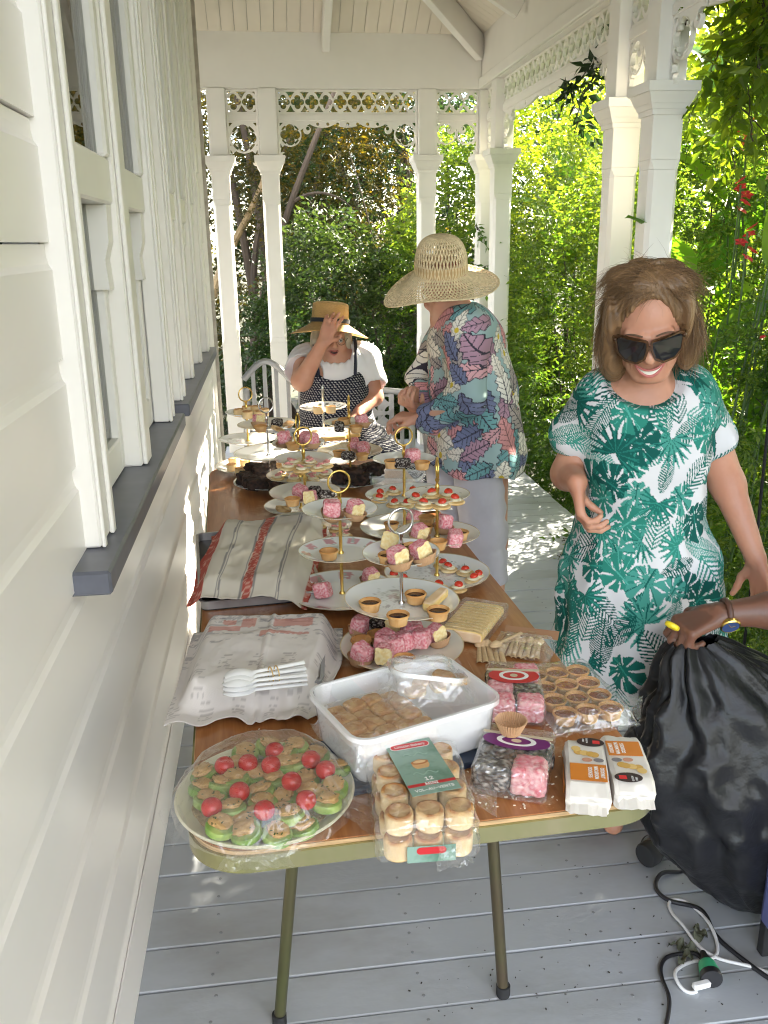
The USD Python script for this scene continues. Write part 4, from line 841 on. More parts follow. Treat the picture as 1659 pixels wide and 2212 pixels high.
for x in (.004, .016):
    v, f = ring(.016, .0013, 24, 6); P(sp, 'rubber_band', mv((np.stack([v[:,2], v[:,0]*.75, v[:,1]*1.15], 1), f), (x, 0, .016), 8), mat('tan_rubber', (.50,.34,.14), .5), smooth=True)
# milky storage tub with shortbread and a small tub
keys(P(None, 'blue_slab', mv(box(-.14,.14,-.085,.085,0,.012,.003), (.190,1.372,TZ+.0005), 14), mat('navy_board', (.02,.035,.07), .45)), label='dark navy board lying under the milky plastic tub', category='board')
tub_c, tub_r = np.array([.205, 1.402]), 21.
def tub(nm, lab, c, z, w, l, h, rz, m, tilt=(0,0), r=.03):
    t = T(nm, lab, 'tub', (*c, z), rz); o = rrect(w, l, r, -w/2, -l/2); b = o.buffer(-.010); ms = []
    n = 80; po = np.array([o.exterior.interpolate(k/n, True).coords[0] for k in range(n)]); pb = np.array([b.exterior.interpolate(k/n, True).coords[0] for k in range(n)])
    G_ = np.stack([np.c_[pb*.001, np.full(n, .001)], np.c_[pb*.96, np.full(n, .001)], np.c_[pb, np.full(n, .006)], np.c_[po, np.full(n, h)], np.c_[np.array([o.buffer(.006).exterior.interpolate(k/n, True).coords[0] for k in range(n)]), np.full(n, h)], np.c_[np.array([o.buffer(.007).exterior.interpolate(k/n, True).coords[0] for k in range(n)]), np.full(n, h-.008)]])
    G_ = np.concatenate([G_, G_[:, :1]], 1); P(t, 'wall', mv(sheet(G_), (0,0,0), 0, tilt), m, smooth=45); return t
tub('plastic_tub', 'large milky plastic tub holding wrapped shortbread', tub_c, TZ+.013, .285, .205, .095, tub_r, milky)
def loc2(c, rz, x, y, z): a = math.radians(rz); return np.array([c[0]+x*math.cos(a)-y*math.sin(a), c[1]+x*math.sin(a)+y*math.cos(a), z])
def block(seed, size): 
    v, f = rock(size, 2, .10, 1.5, seed); return [('crumb', (v, f), crust, ncol(v, (.62,.34,.10), (.80,.60,.28), 80, seed)*np.where(v[:,2:] > size[2]*.72, np.array([.62,.48,.40]), 1.))]
KINDS['short'] = (lambda s: block(s, (.036,.034,.030)), 'golden square of shortbread', 'shortbread', 'shortbread'); KINDS['brown'] = (lambda s: block(s, (.05,.034,.022)), 'brown baked slice', 'slice', 'baked_slice')
n = 0; rows = ['back', 'third', 'second', 'front']
for i in range(4):
    for j in range(4):
        p = loc2(tub_c, tub_r, -.115+.036*j+.006*(i == 0), -.07+.036*i, TZ+.058+(.006 if (i+j) % 3 else 0)); put('short', p, f'in the {rows[3-i]} row of the tub', rz=tub_r+(i*7+j*13) % 9, grp='squares of shortbread in the milky tub', pre=['leftmost ', 'second ', 'third ', 'rightmost '][j])
for i in range(3): put('brown', loc2(tub_c, tub_r, -.07+.05*i, -.02, TZ+.022), 'in the lower layer of the milky tub', rz=tub_r+90, grp='lower slices', pre=['left ', 'middle ', 'right '][i])
def wrap(nm, lab, c, rz, w, l, z0, h, m, seed, flap=.02, amp=.008, cat_='plastic wrap', par=None):
    "a crumpled film laid over a w x l x h block, its edges spreading on the ground"
    a, b = 46, 52; X, Y = np.meshgrid(np.linspace(-1, 1, a), np.linspace(-1, 1, b), indexing='ij'); hx, hy = w/2+flap, l/2+flap
    x, y = X*hx, Y*hy; fall = ss(np.maximum((np.abs(x)-w/2)/flap, (np.abs(y)-l/2)/flap), -.35, .9)
    pt = np.stack([x, y, 0*x+seed], -1).reshape(-1,3); nz = fbm(pt, 38, 3, seed).reshape(X.shape); n3 = fbm(pt, 14, 2, seed+1).reshape(X.shape)
    zz = h*(1-fall)*(1+.06*n3)+amp*.7*np.abs(nz)+.003; wob = (fall*(1-fall))*4
    g = np.stack([x+.012*n3*fall+.004*nz*wob, y+.012*nz*fall, zz], -1)
    if par: return P(par, 'wrap', sheet(g), m, smooth=True)
    t = T(nm, lab, cat_, (*c, z0), rz); P(t, 'film', sheet(g), m, smooth=True); return t
wrap('film_wrap', 'crinkled film over the shortbread squares in the tub', loc2(tub_c, tub_r, -.062, -.016, 0)[:2], tub_r, .145, .14, TZ+.05, .046, clear, 3, .018)
st_c = loc2(tub_c, tub_r, .062, .035, 0)[:2]
tub('small_tub', 'small clear tub of brown slices tilted inside the large tub', st_c, TZ+.075, .13, .12, .048, tub_r-22, film('clear_tub', (.95,.96,.96), .001, 14., .08, .16), (-14, 10), .028)
for i in range(5): put('brown', loc2(st_c, tub_r, -.025+.024*i, -.012+.02*(i % 2), TZ+.082+.004*(i % 2)), 'in the small clear tub', rz=tub_r+40*i, scale=.75, grp='brown slices in the small clear tub', pre=ordinal(list(range(5)), i))
wrap('film_wrap', 'torn film hanging over the small clear tub', st_c, tub_r-22, .10, .10, TZ+.09, .040, clear, 5, .035, .012)
# two stacked packs of twelve pastry cases under printed card
vc = np.array([.197, 1.192])
KINDS['packed'] = (lambda s: volau(s), 'pale pastry case with a browned top', 'pastry case', 'pastry_case')
for lvl in range(2):
    for i in range(4):
        for j in range(3):
            z = TZ+.004+.034*lvl; off = (.004*lvl, .014*lvl-.006); 
            put('packed', (vc[0]-.046+.046*j+off[0], vc[1]-.080+.052*i+off[1], z), f'in the {["lower", "upper"][lvl]} clear pack, {["front", "second", "third", "back"][i]} row', scale=1.1, grp=f'pastry cases in the {["lower", "upper"][lvl]} clear pack', pre=['left ', 'middle ', 'right '][j])
pk = T('pastry_pack', 'clear film pack of twelve mini vol-au-vents with a green printed card', 'pastry pack', (vc[0], vc[1]+.004, TZ), -2)
def crumple_box(w, l, h, seed, amp=.005):
    m = trimesh.Trimesh(*box(-w/2, w/2, -l/2, l/2, 0, h, .008)); 
    for _ in range(4): m = m.subdivide()
    v = np.array(m.vertices); v = v+m.vertex_normals*(amp*fbm(v, 30, 3, seed))[:,None]; v[:,2] = np.maximum(v[:,2], .0005); return v, m.faces
P(pk, 'wrap', mv(crumple_box(.156, .228, .070, 4, .006), (0,0,.0015)), clear, smooth=True)
def flap_(c, w, l, seed, rz, up=.02):
    X, Y = np.meshgrid(np.linspace(0, 1, 24), np.linspace(-1, 1, 24), indexing='ij'); nz = fbm(np.stack([X, Y, 0*X+seed], -1).reshape(-1,3), 3.2, 3, seed).reshape(X.shape)
    return mv(sheet(np.stack([X*l, Y*w*(.5+.5*X)+.008*nz, up*(1-X)+.016*np.abs(nz)*X+.003], -1)), c, rz)
P(pk, 'wrap_tail', flap_((.076,-.02,.03), .035, .045, 3, -12), clear, smooth=True); P(pk, 'wrap_tail', flap_((.03,-.112,.012), .030, .035, 8, -80), clear, smooth=True); P(pk, 'wrap_tail', flap_((-.02,.112,.045), .06, .045, 9, 95, .03), clear, smooth=True)
def flatm(n, c=(.5,.5,.5), r=.4): return mat(n, c, r)
C6 = cr(1080, 2250, 1659/640)
def frame_of(pts, z):
    a, b, c_, d = [V(*C6(*p), z=z) for p in pts]; o = (a+b+c_+d)/4; ux = (b-a+c_-d)/2; uy = (a-d+b-c_)/2; return o, ux, uy
lo, ux, uy = frame_of([(370,325), (745,258), (1005,675), (605,750)], TZ+.077); lw, ll = np.linalg.norm(ux), np.linalg.norm(uy); lr = rz_of(*ux[:2])
cz = lo-np.array([vc[0], vc[1]+.004, TZ]); crd = lambda m, dz=0.: mv(m, (cz[0], cz[1], cz[2]+dz), lr+2)
card = P(pk, 'card', crd(box(-lw/2, lw/2, -ll/2, ll/2, -.0006, 0, .0002)), mat('green_card', (.012,.11,.05), .3, col2=(.22,.34,.28), vs=16., thr=(.45,.75), coat_weight=.4))
def pill(w, h, d=.0002, n=8): return extrude(sg.LineString([(-w/2+h/2, 0), (w/2-h/2, 0)]).buffer(h/2, n), d)
def text(s, h, w=None, **k):
    m = meshkit.text_mesh(s, h, .0002, **k); v, f = VF(m); v[:,0] -= (v[:,0].min()+v[:,0].max())/2; v[:,1] -= h/2
    if w: v[:,0] *= w/np.ptp(v[:,0])
    return v, f
def on(par, nm, m, mm, x, y, dz, T_, rz=0): return P(par, nm, T_(mv(m, (x, y, 0), rz), dz), mm)
redl = flatm('label_red', (.50,.02,.025)); whl = flatm('label_white', (.75,.75,.73)); 
on(card, 'brand_pill', pill(lw*.86, .0165), whl, 0, ll*.40, .0002, crd); on(card, 'brand_pill', pill(lw*.83, .0145), redl, 0, ll*.40, .0005, crd)
on(card, 'lettering', text('Lincoln Bakery', .0068, lw*.66), whl, 0, ll*.40, .0008, crd)
on(card, 'picture', extrude(sg.Point(0,0).buffer(.014).intersection(sg.box(-.02,-.011,.02,.02)), .0002), flatm('print_pastry', (.62,.36,.16)), 0, ll*.02, .0002, crd)
on(card, 'picture', extrude(sa.scale(sg.Point(0,0).buffer(.0145), 1, .42), .0002), flatm('print_crust', (.42,.15,.04)), 0, ll*.06, .0005, crd); on(card, 'picture', extrude(sa.scale(sg.Point(0,0).buffer(.0105), 1, .36), .0002), flatm('print_cream', (.70,.46,.24)), 0, ll*.065, .0008, crd)
for yy, sg_ in ((.22, 1), (-.14, -1)):
    sw = sg.LineString([(-.02+.04*k/20, .004*math.sin(k*.6)) for k in range(21)]).buffer(.0012); on(card, 'flourish', extrude(sw, .0002), flatm('print_sage', (.25,.38,.31)), 0, ll*yy, .0002, crd)
on(card, 'lettering', text('12', .0085, bold=True), whl, 0, -ll*.245, .0003, crd); on(card, 'red_band', box(-lw/2+.0005, lw/2-.0005, -.0035, .0035, 0, .0002, .00005), redl, 0, -ll*.335, .0003, crd)
on(card, 'lettering', text('MINI', .0062, bold=True), whl, 0, -ll*.335, .0007, crd); on(card, 'lettering', text('VOL-AU-VENTS', .0062, lw*.80, bold=True), whl, 0, -ll*.425, .0003, crd)
s2 = P(pk, 'second_card', mv(box(-.032, .040, -.0003, .0003, .006, .034, .0001), (0,-.1165,0)), mat('green_card'), label='edge of the lower green card')
P(s2, 'brand_pill', mv(xz(pill(.044, .012)), (.004,-.1172,.026)), redl)
# clear boxes of coconut cakes
def cakebox(lab, c, rz, w, l, h, kinds, col_, seed, lab_c):
    t = T('cake_box', lab, 'cake box', (*c, TZ), rz); nx, ny = len(kinds[0]), len(kinds)
    P(t, 'clear_lid', mv(crumple_box(w, l, h, seed, .0015), (0,0,.001)), crisp, smooth=35)
    for iy, row_ in enumerate(kinds):
        for ix, kk in enumerate(row_):
            p = loc2(c, rz, -w/2+w*(ix+.5)/nx, l/2-l*(iy+.5)/ny, TZ+.003); sc = min(w/nx/.044, l/ny/.040)*.97
            put(kk, p, f'in {lab_c}', rz=rz, scale=sc, grp=f'{kk} cakes in {lab_c}', pre=f'{["back", "middle", "front"][iy if ny == 3 else iy*2]} {["left", "right"][ix] if nx == 2 else ["left", "middle", "right"][ix]} ')
    T_ = lambda m, dz=0.: mv(m, (0, l*.12, h+.0025+dz), 0); ov = sa.scale(sg.Point(0,0).buffer(1, 24), w*.46, l*.17)
    lb = P(t, 'oval_label', T_(extrude(ov, .0003)), col_); on(lb, 'label_band', extrude(sg.box(-w*.48, l*.10, w*.48, l*.15), .0003), flatm('label_cream', (.55,.47,.33)), 0, 0, .0004, T_)
    on(lb, 'label_ring', extrude(sa.scale(sg.Point(0,0).buffer(1, 24), w*.27, l*.105).difference(sa.scale(sg.Point(0,0).buffer(1, 24), w*.20, l*.075)), .0003), whl, 0, 0, .0004, T_); on(lb, 'label_emblem', extrude(sa.scale(sg.Point(0,0).buffer(1, 12), w*.07, l*.035), .0003), flatm('label_cream'), 0, 0, .0004, T_); return t
cakebox('clear box of dark and pink coconut cakes with purple oval label', (.376, 1.278), -24, .125, .150, .058, [('choc','choc'), ('choc','pink')], flatm('label_purple', (.14,.012,.13)), 3, 'the purple-labelled box')
cakebox('clear box of pink coconut cakes with red oval label', (.442, 1.520), -12, .108, .185, .050, [('choc','pink'), ('pink','choc'), ('pink','pink')], redl, 6, 'the red-labelled box')
bc = T('baking_cup', 'empty pleated brown paper case standing on the purple-labelled box', 'paper case', V(1103, 1583, z=TZ+.062)); P(bc, 'pleated_wall', case_mesh(.017, .0275, .026, 36), paper_m)
# twelve amber tarts under film, the first rows
c12 = np.array([.556, 1.512])
for i in range(4):
    for j in range(3): put('caramel', loc2(c12, 4, -.046+.046*j, -.080+.052*i, TZ+.006), f'in the wrapped tart tray, {["front", "second", "third", "back"][i]} row', grp='amber tarts in the wrapped tray', pre=['left ', 'middle ', 'right '][j])
tt = T('tart_tray', 'clear crinkled film tray of twelve amber tarts at the table edge', 'tart tray', (*c12, TZ), 4)
P(tt, 'tray', mv(box(-.075,.075,-.108,.108,.0008,.0045,.001), (0,0,0)), film('clear_tub')); wrap('', '', c12, 4, .150, .215, TZ, .034, crisp, 12, .018, .009, par=tt)
P(tt, 'wrap_tail', flap_((.07,-.05,.008), .05, .05, 13, -30, .01), crisp, smooth=True)
# packet of sponge fingers
fa, fb = V(980, 1335, z=TZ+.02), V(1048, 1282, z=TZ+.03); c0 = np.array([.405, 1.822, TZ]); c1 = np.array([.488, 1.958, TZ]); d_ = (c1-c0)/np.linalg.norm(c1-c0); nF = 11
for k in range(nF):
    p = c0+(c1-c0)*k/(nF-1); p[2] = TZ+.020; put('finger', p, 'in the clear packet, counted from the front', rz=rz_of(*(d_[1], -d_[0])), tilt=(90, 0), scale=1.02, grp='sponge fingers in the clear packet', pre='front ' if k == 0 else 'back ' if k == nF-1 else ORD[k-1]+' ')
pc = (c0+c1)/2; fp = T('biscuit_packet', 'clear shiny packet of pale sponge fingers near the right table edge', 'biscuit packet', (pc[0], pc[1], TZ), rz_of(d_[1], -d_[0]))
m = trimesh.Trimesh(*box(-.058,.058,-.094,.094,.001,.038,.006)); [m := m.subdivide() for _ in range(5)]
v = np.array(m.vertices); v[:,2] += np.where(v[:,2] > .03, .0022*np.cos(v[:,1]*2*np.pi/.0159), 0); v += m.vertex_normals*(.0018*fbm(v, 60, 3))[:,None]; v[:,2] = np.maximum(v[:,2], .0008); P(fp, 'wrap', (v, m.faces), crisp, smooth=True)
# wooden spoons in bags
wc = mat('birch', (.62,.44,.25), .6, var=.12, vs=40., stretch=(1,8,8))
wpk = T('spoon_packet', 'clear bag of wooden spoons with a brown card header', 'spoon packet', (.535, 1.762, TZ), -25)
P(wpk, 'header_card', mv(extrude(sg.box(-.062,-.015,.062,.015).difference(sg.box(-.01,.001,.01,.005)), .001), (.004,.064,.010), 0, (18,0)), mat('kraft_card', (.36,.19,.10), .7))
for i in range(9): P(wpk, 'wooden_spoon', mv(spoon(.105, .03, .022), (-.042+.0085*i+(.004 if i % 2 else 0), .045, .002+.002*(i % 3)), -92+(i % 3)*3), wc, smooth=40)
wrap('', '', (0,0), 0, .10, .095, TZ, .014, clear, 21, .014, .006, par=wpk)
for i in range(7): P(wpk, 'wooden_spoon', mv(spoon(.105, .03, .022), (-.105+.0085*i, .0, .002+.002*(i % 3)), -78+(i % 3)*3), wc, smooth=40)
ws = keys(P(None, 'wooden_spoon', mv(spoon(.105, .032, .024), V(1060, 1398, z=TZ+.014), rz_of(*(V(1118,1372,z=TZ+.014)-V(1060,1398,z=TZ+.014))[:2])), wc, smooth=40), label='single wooden spoon lying across the spoon bags', category='spoon')
# two paper packs of cookies
def cookiepack(lab, c, rz, w, l, h, flip, seed):
    t = T('cookie_pack', lab, 'cookie pack', (*c, TZ), rz); m = trimesh.Trimesh(*box(-w/2, w/2, -l/2, l/2, 0, h, .006)); [m := m.subdivide() for _ in range(4)]
    v = np.array(m.vertices); e = ss(np.abs(v[:,1]), l*.33, l*.5); v[:,2] *= 1-.32*e*(v[:,1] < 0)-.15*e*(v[:,1] > 0); v += m.vertex_normals*((.0012+.007*e)*fbm(v, 34, 3, seed))[:,None]; v[:,2] = np.maximum(v[:,2], .0005)+.001
    P(t, 'paper', (v, m.faces), mat('cookie_paper', (.66,.62,.57), .45, var=.05, vs=20.), smooth=25)
    P(t, 'folded_end', mv(sheet(np.stack(list(np.meshgrid(np.linspace(-w*.42, w*.42, 9), np.linspace(0, .022, 5), indexing='ij'))+[.004*np.abs(np.sin(np.arange(9)*1.3))[:,None]*np.ones((1,5))], -1)), (0, -l/2-.014, h*.28), 0, (25,0)), mat('cookie_paper'), smooth=False)
    sgn = -1 if flip else 1; T_ = lambda m, dz=0.: mv(m, (0, 0, h+.0022+dz), 180 if flip else 0)
    og = P(t, 'orange_panel', T_(extrude(sg.box(-w*.40, -l*.33, w*.46, -l*.05), .0003)), flatm('label_orange', (.62,.20,.02)), label='orange printed panel')
    for k, s in enumerate(('COCONUT', 'MACAROON', 'COOKIES')): on(og, 'lettering', text(s, .0062, .030 if k != 1 else .035, bold=True), whl, w*.36-.0098*k, -l*.19, .0004, T_, -90)
    for (x, y, cc) in ((w*.02, l*.0+.004, (.55,.27,.17)), (w*.30, l*.0+.005, (.20,.18,.19))): P(t, 'print_oval', T_(extrude(sa.scale(sg.Point(x, y).buffer(1, 16), .0085, .0058), .0003)), flatm('oval_%d' % (cc[0]*100), cc))
    for k, (x, y) in enumerate(((-.012,.026), (-.002,.024), (.008,.022), (-.016,.036), (.014,.020))): P(t, 'print_cookie', T_(extrude(sg.Point(x, y).buffer(.0078, 10), .0003), .0001*k), flatm(['cookie_gold', 'cookie_light'][k % 2], [(.58,.34,.08), (.68,.46,.16)][k % 2]))
    bo = P(t, 'brown_oval', T_(extrude(sa.scale(sg.Point(w*.14, l*.36-.002).buffer(1, 20), w*.34, .0135), .0003)), flatm('label_brown', (.035,.018,.016)))
    on(bo, 'red_square', extrude(sg.box(-.006,-.005,.006,.005), .0003), flatm('label_red2', (.62,.03,.03)), w*.28, l*.35, .0004, T_); on(bo, 'lettering', text('GLUTEN', .0032, .014), whl, w*.05, l*.37, .0004, T_, -90); on(bo, 'lettering', text('FREE', .0032, .009), whl, w*.05-.006, l*.37, .0004, T_, -90)
    P(t, 'orange_side', mv(box(-.0004, .0004, -l*.22, l*.1, h*.2, h*.62, .0001), (-w/2-.0022, 0, 0)), flatm('label_orange')); return t
cookiepack('left white cookie pack with orange panel towards the camera', (.487, 1.236), -17, .068, .172, .046, False, 2)
cookiepack('right white cookie pack with orange panel towards the back', (.560, 1.236), -12, .066, .160, .044, True, 7)
# platter of zucchini and tomatoes under film
C8 = cr(540, 2280, 1659/640); pc = np.array([-.045, 1.266])
pt = T('round_platter', 'round cream platter of zucchini slices and tomatoes at the front left', 'platter', (*pc, TZ))
P(pt, 'dish', rev([(1e-5,.001), (.10,.001), (.128,.014), (.143,.022), (.146,.026), (.143,.028), (.138,.026), (.122,.016), (.1,.006), (1e-5,.006)], 72), mat('cream_dish', (.66,.62,.46), .35), smooth=50)
P(pt, 'crumb_bed', mv(rock((.235,.235,.018), 2, .10, 6, 3, False), (0,0,.004)), mat('grain_bed', (.20,.15,.07), .8, col2=(.50,.36,.20), vs=120., bump=.002, bs=160.))
zu_m = vmat('zucchini', .35, spec=.5, bump=.0004, bs=200.)
def zucchini(seed):
    v, f = rev([(1e-5,0), (.0195,0), (.0215,.002), (.0215,.010), (.0195,.012), (1e-5,.0122)], 28); v[:,:2] *= (1+.05*fbm(v, 40, 2, seed))[:,None]; r = np.hypot(v[:,0], v[:,1])
    col = np.where((r > .0185)[:,None], ncol(v, (.16,.28,.05), (.34,.42,.13), 80, seed), (.50,.54,.24)); w, wf = rock((.031,.030,.010), 2, .42, 1.9, seed, False); rg = np.random.default_rng(seed)
    hb = cat([mv(box(-.0022,.0022,-.0008,.0008,0,.0007,.0002), (rg.uniform(-.012,.012), rg.uniform(-.012,.012), rg.uniform(.0175,.0205)), rg.uniform(0,180)) for k in range(12)])
    return [('slice', (v, f), zu_m, col), ('topping', mv((w, wf), (0,0,.011)), mat('tan_topping', (.46,.28,.11), .55, var=.12, vs=60., bump=.0006, bs=200.), None), ('herb', hb, herb_m, None)]
def cherry(seed):
    v, f = VF(trimesh.creation.icosphere(3, .0165)); v = v*[1,1,.92]; v[:,2] -= v[:,2].min(); return [('skin', (v, f), mat('cherry_skin', (.40,.012,.010), .14, var=.15, vs=30.), None)]
KINDS['zuc'] = (zucchini, 'zucchini slice with tan topping and herbs', 'zucchini slice', 'zucchini_slice'); KINDS['cherry'] = (cherry, 'whole red cherry tomato', 'tomato', 'cherry_tomato')
ZP = [(390,690),(610,880),(770,730),(1000,850),(1240,640),(870,520),(560,420),(960,350),(1300,620),(270,590),(300,485),(540,545),(310,665),(810,240),(620,310),(1040,280),(1210,300),(1380,430),(1360,590),(1300,740),(1120,890),(880,960),(640,960),(420,930),(950,650),(1150,620),(760,640),(520,800),(700,800),(930,800),(420,580),(930,430),(1130,500),(700,470),(1060,400)]
for i, q in enumerate(ZP): p = V(*C8(*q), z=TZ+.034); p[2] = TZ+.017+.004*(i % 4); put('zuc', p, scale=1.12, where='on the front platter', tilt=((i*37) % 30-15, (i*51) % 30-15), grp='zucchini slices on the front platter', pre=f'{["front", "back"][int(q[1] < 620)]} {ordinal([a[0] for a in ZP if (a[1] < 620) == (q[1] < 620)], [a for a in ZP if (a[1] < 620) == (q[1] < 620)].index(q)).strip()} ' if i < 99 else '')
TP = [(455,430),(870,310),(840,425),(1170,380),(1290,465),(1010,560),(580,645),(350,775),(785,800),(1130,715),(650,410)]
for i, q in enumerate(TP): p = V(*C8(*q), z=TZ+.045); p[2] = TZ+.033; put('cherry', p, 'on the front platter', grp='cherry tomatoes on the front platter', pre=ordinal([a[0] for a in TP], i))
pw = T('film_wrap', 'creased cling film over the front platter, gathered at its right', 'plastic wrap', (*pc, TZ))
R_, TH = np.meshgrid(np.linspace(0.001, 1, 34), np.linspace(0, 2*np.pi, 97), indexing='ij'); x, y = R_*np.cos(TH), R_*np.sin(TH); nz = fbm(np.stack([x*2, y*2, 0*x], -1).reshape(-1,3), 2.4, 4, 3).reshape(x.shape); rr = R_*(.150+.012*fbm(np.stack([np.cos(TH), np.sin(TH), 0*x], -1).reshape(-1,3), 2.5, 3, 4).reshape(x.shape))
P(pw, 'film', sheet(np.stack([rr*np.cos(TH), rr*np.sin(TH), .0735-.042*ss(R_, .70, .97)-.022*ss(R_, .965, 1.)+.007*np.abs(nz)*(R_ < .97)], -1))[0:2], cling, smooth=True)
for i, (a, l, w) in enumerate(((-8,.075,.05), (-25,.06,.045), (12,.05,.04), (100,.045,.02), (-95,.035,.06), (200,.03,.05))): P(pw, 'gathered_edge', flap_((.136*math.cos(math.radians(a)), .136*math.sin(math.radians(a)), .004), w, l, 30+i, a, .022), cling, smooth=True)
# far clear container, white paper, crumbs
tub('clear_container', 'clear plastic container behind the right-centre stand', V(858, 1030, z=.765)[:2], TZ+.002, .19, .13, .055, -18, film('clear_tub'))
X, Y = np.meshgrid(np.linspace(-.15,.15,30), np.linspace(-.09,.09,22), indexing='ij'); pw_ = V(C3(470,480)[0], C3(470,480)[1], z=TZ)
keys(P(None, 'paper_sheet', mv(shell(np.stack([X, Y, .004+.009*np.abs(fbm(np.stack([X,Y,0*X],-1).reshape(-1,3), 16, 3).reshape(X.shape))], -1), .0006), (pw_[0], pw_[1], TZ), 8), mat('white_paper', (.78,.78,.78), .7), smooth=True), label='crumpled white paper under the right-centre stand', category='paper')
rg = np.random.default_rng(5); cm = []
for i in range(150):
    a, b = (rg.uniform(.05,.74), rg.uniform(.02,.5)) if i < 90 else (rg.uniform(.36,.62), rg.uniform(.02,.16)); s = rg.uniform(.0006,.0019); c, s2 = math.cos(math.radians(TA)), math.sin(math.radians(TA))
    cm.append(mv(box(-s*1.6,s*1.6,-s*.7,s*.7,0,s,.0002), (TO[0]+a*c-b*s2, TO[1]+a*s2+b*c, TZ+.0003), rg.uniform(0,180)))
keys(P(None, 'crumbs', cat(cm), mat('crumb_white', (.75,.66,.52), .8)), label='pale crumbs scattered on the near table top', category='crumbs', kind='stuff')

# ================================================================ on the floor
C9 = cr(1900, 2500, 1587/548)
def cord(pts, z=.006): return [np.r_[V(*C9(*p), z=.004)[:2], z+(.007 if k % 5 == 2 else 0)] for k, p in enumerate(pts)]
blk = mat('black_cable', (.012,.012,.014), .45); wht = mat('white_cable', (.66,.66,.66), .45)
wcab = T('white_cord', 'white power cord in a loop on the deck, plugged in', 'cord', V(*C9(930,1920), z=0.))
P(wcab, 'cable', tube(spline(cord([(930,1915),(800,1895),(728,1800),(780,1690),(900,1640),(1090,1600),(1120,1500),(1050,1330),(900,1140),(780,1075),(690,1080),(680,1150),(800,1330),(950,1500),(1150,1620),(1400,1680),(1600,1750),(1800,1850)]), 120), .0042, 8), wht, W=True, smooth=True)
pl = V(*C9(1060,1880), z=0.); sk = V(*C9(1000,1700), z=0.); dd = (sk-pl)/np.linalg.norm(sk-pl); ar = rz_of(*dd[:2])
P(wcab, 'plug', cat([mv(mv(rev([(1e-5,-.0), (.019,-.0), (.021,.004), (.020,.016), (.013,.026), (1e-5,.028)], 24), (0,0,0), 0, (0,-90)), pl+[0,0,.021], ar+180), mv(box(-.012,.03,-.008,.008,.010,.024,.005), pl+[-.035,-.006,.0], 8)]), mat('white_plastic'), W=True, smooth=40)
bcab = T('black_cord', 'black extension cord with green-taped socket at the bottom right', 'cord', sk)
P(bcab, 'cable', tube(spline(cord([(630,2400),(650,2212),(670,2000),(610,1800),(600,1680),(680,1590),(800,1570),(900,1590),(985,1650)]), 70), .0046, 8), blk, W=True, smooth=True)
P(bcab, 'socket', mv(mv(rev([(1e-5,-.004), (.0235,-.004), (.0245,.0), (.0235,.012), (.020,.022), (.0165,.045), (.010,.058), (.007,.075), (1e-5,.076)], 24), (0,0,0), 0, (0,90)), pl+[0,0,.024]+dd*.003, ar), blk, W=True, smooth=40)
P(bcab, 'green_tape', mv(mv(rev([(.0238,.010), (.0216,.024), (.0185,.040), (.0178,.040)], 24), (0,0,0), 0, (0,90)), pl+[0,0,.0242]+dd*.004, ar), mat('green_tape', (.05,.42,.20), .5), W=True, smooth=True)
b2 = T('black_cord', 'second black cord curling out from under the black bag', 'cord', V(*C9(590,860), z=0))
P(b2, 'cable', tube(spline(cord([(900,790),(700,815),(590,860),(550,930),(580,1010),(680,1080),(830,1115),(970,1190),(1080,1360),(1250,1540),(1430,1680),(1600,1800),(1800,1920)]), 90), .0055, 8), blk, W=True, smooth=True)
eb = V(*C9(440,760), z=0); e2 = V(*C9(620,650), z=0)
ad = T('cable_adaptor', 'chunky black cable socket lying by the bag', 'socket', eb); d2 = (e2-eb)/np.linalg.norm(e2-eb)
P(ad, 'body', mv(mv(rev([(1e-5,0), (.030,0), (.033,.006), (.033,.03), (.026,.045), (.022,.075), (.012,.10), (1e-5,.102)], 24), (0,0,0), 0, (0,90)), eb+[0,0,.033], rz_of(*d2[:2])), rub, W=True, smooth=40)
P(ad, 'cable', tube(spline(cord([(640,640),(500,480),(430,540),(420,620),(460,670)]), 30), .0035, 8), blk, W=True, smooth=True)
lf = T('fallen_leaves', 'few curled dry olive leaves lying across the white cord', 'leaves', V(*C9(900,1470), z=0))
for i, (x, y, r_) in enumerate([(905,1430,20), (850,1515,150), (970,1420,80), (890,1580,200), (800,1500,-40)]):
    v, f = mv(canna_leaf(.045, .019, .5, i), V(*C9(x, y), z=.012), r_, (10, -10)); P(lf, 'leaf', (v, f), mat('dry_leaf', (.07,.075,.045), .7), W=True, smooth=True)
rg = np.random.default_rng(9); gm = []
for i in range(120): 
    p = V(rg.uniform(880, 1650), rg.uniform(1850, 2200), z=.0015); s = rg.uniform(.0005,.0018); gm.append(mv(box(-s*1.5,s*1.5,-s*.8,s*.8,0,s,.0002), p, rg.uniform(0,180)))
keys(P(None, 'grit', cat(gm), mat('grit', (.05,.045,.04), .9)), label='dark specks of grit scattered on the near deck boards', category='grit', kind='stuff')
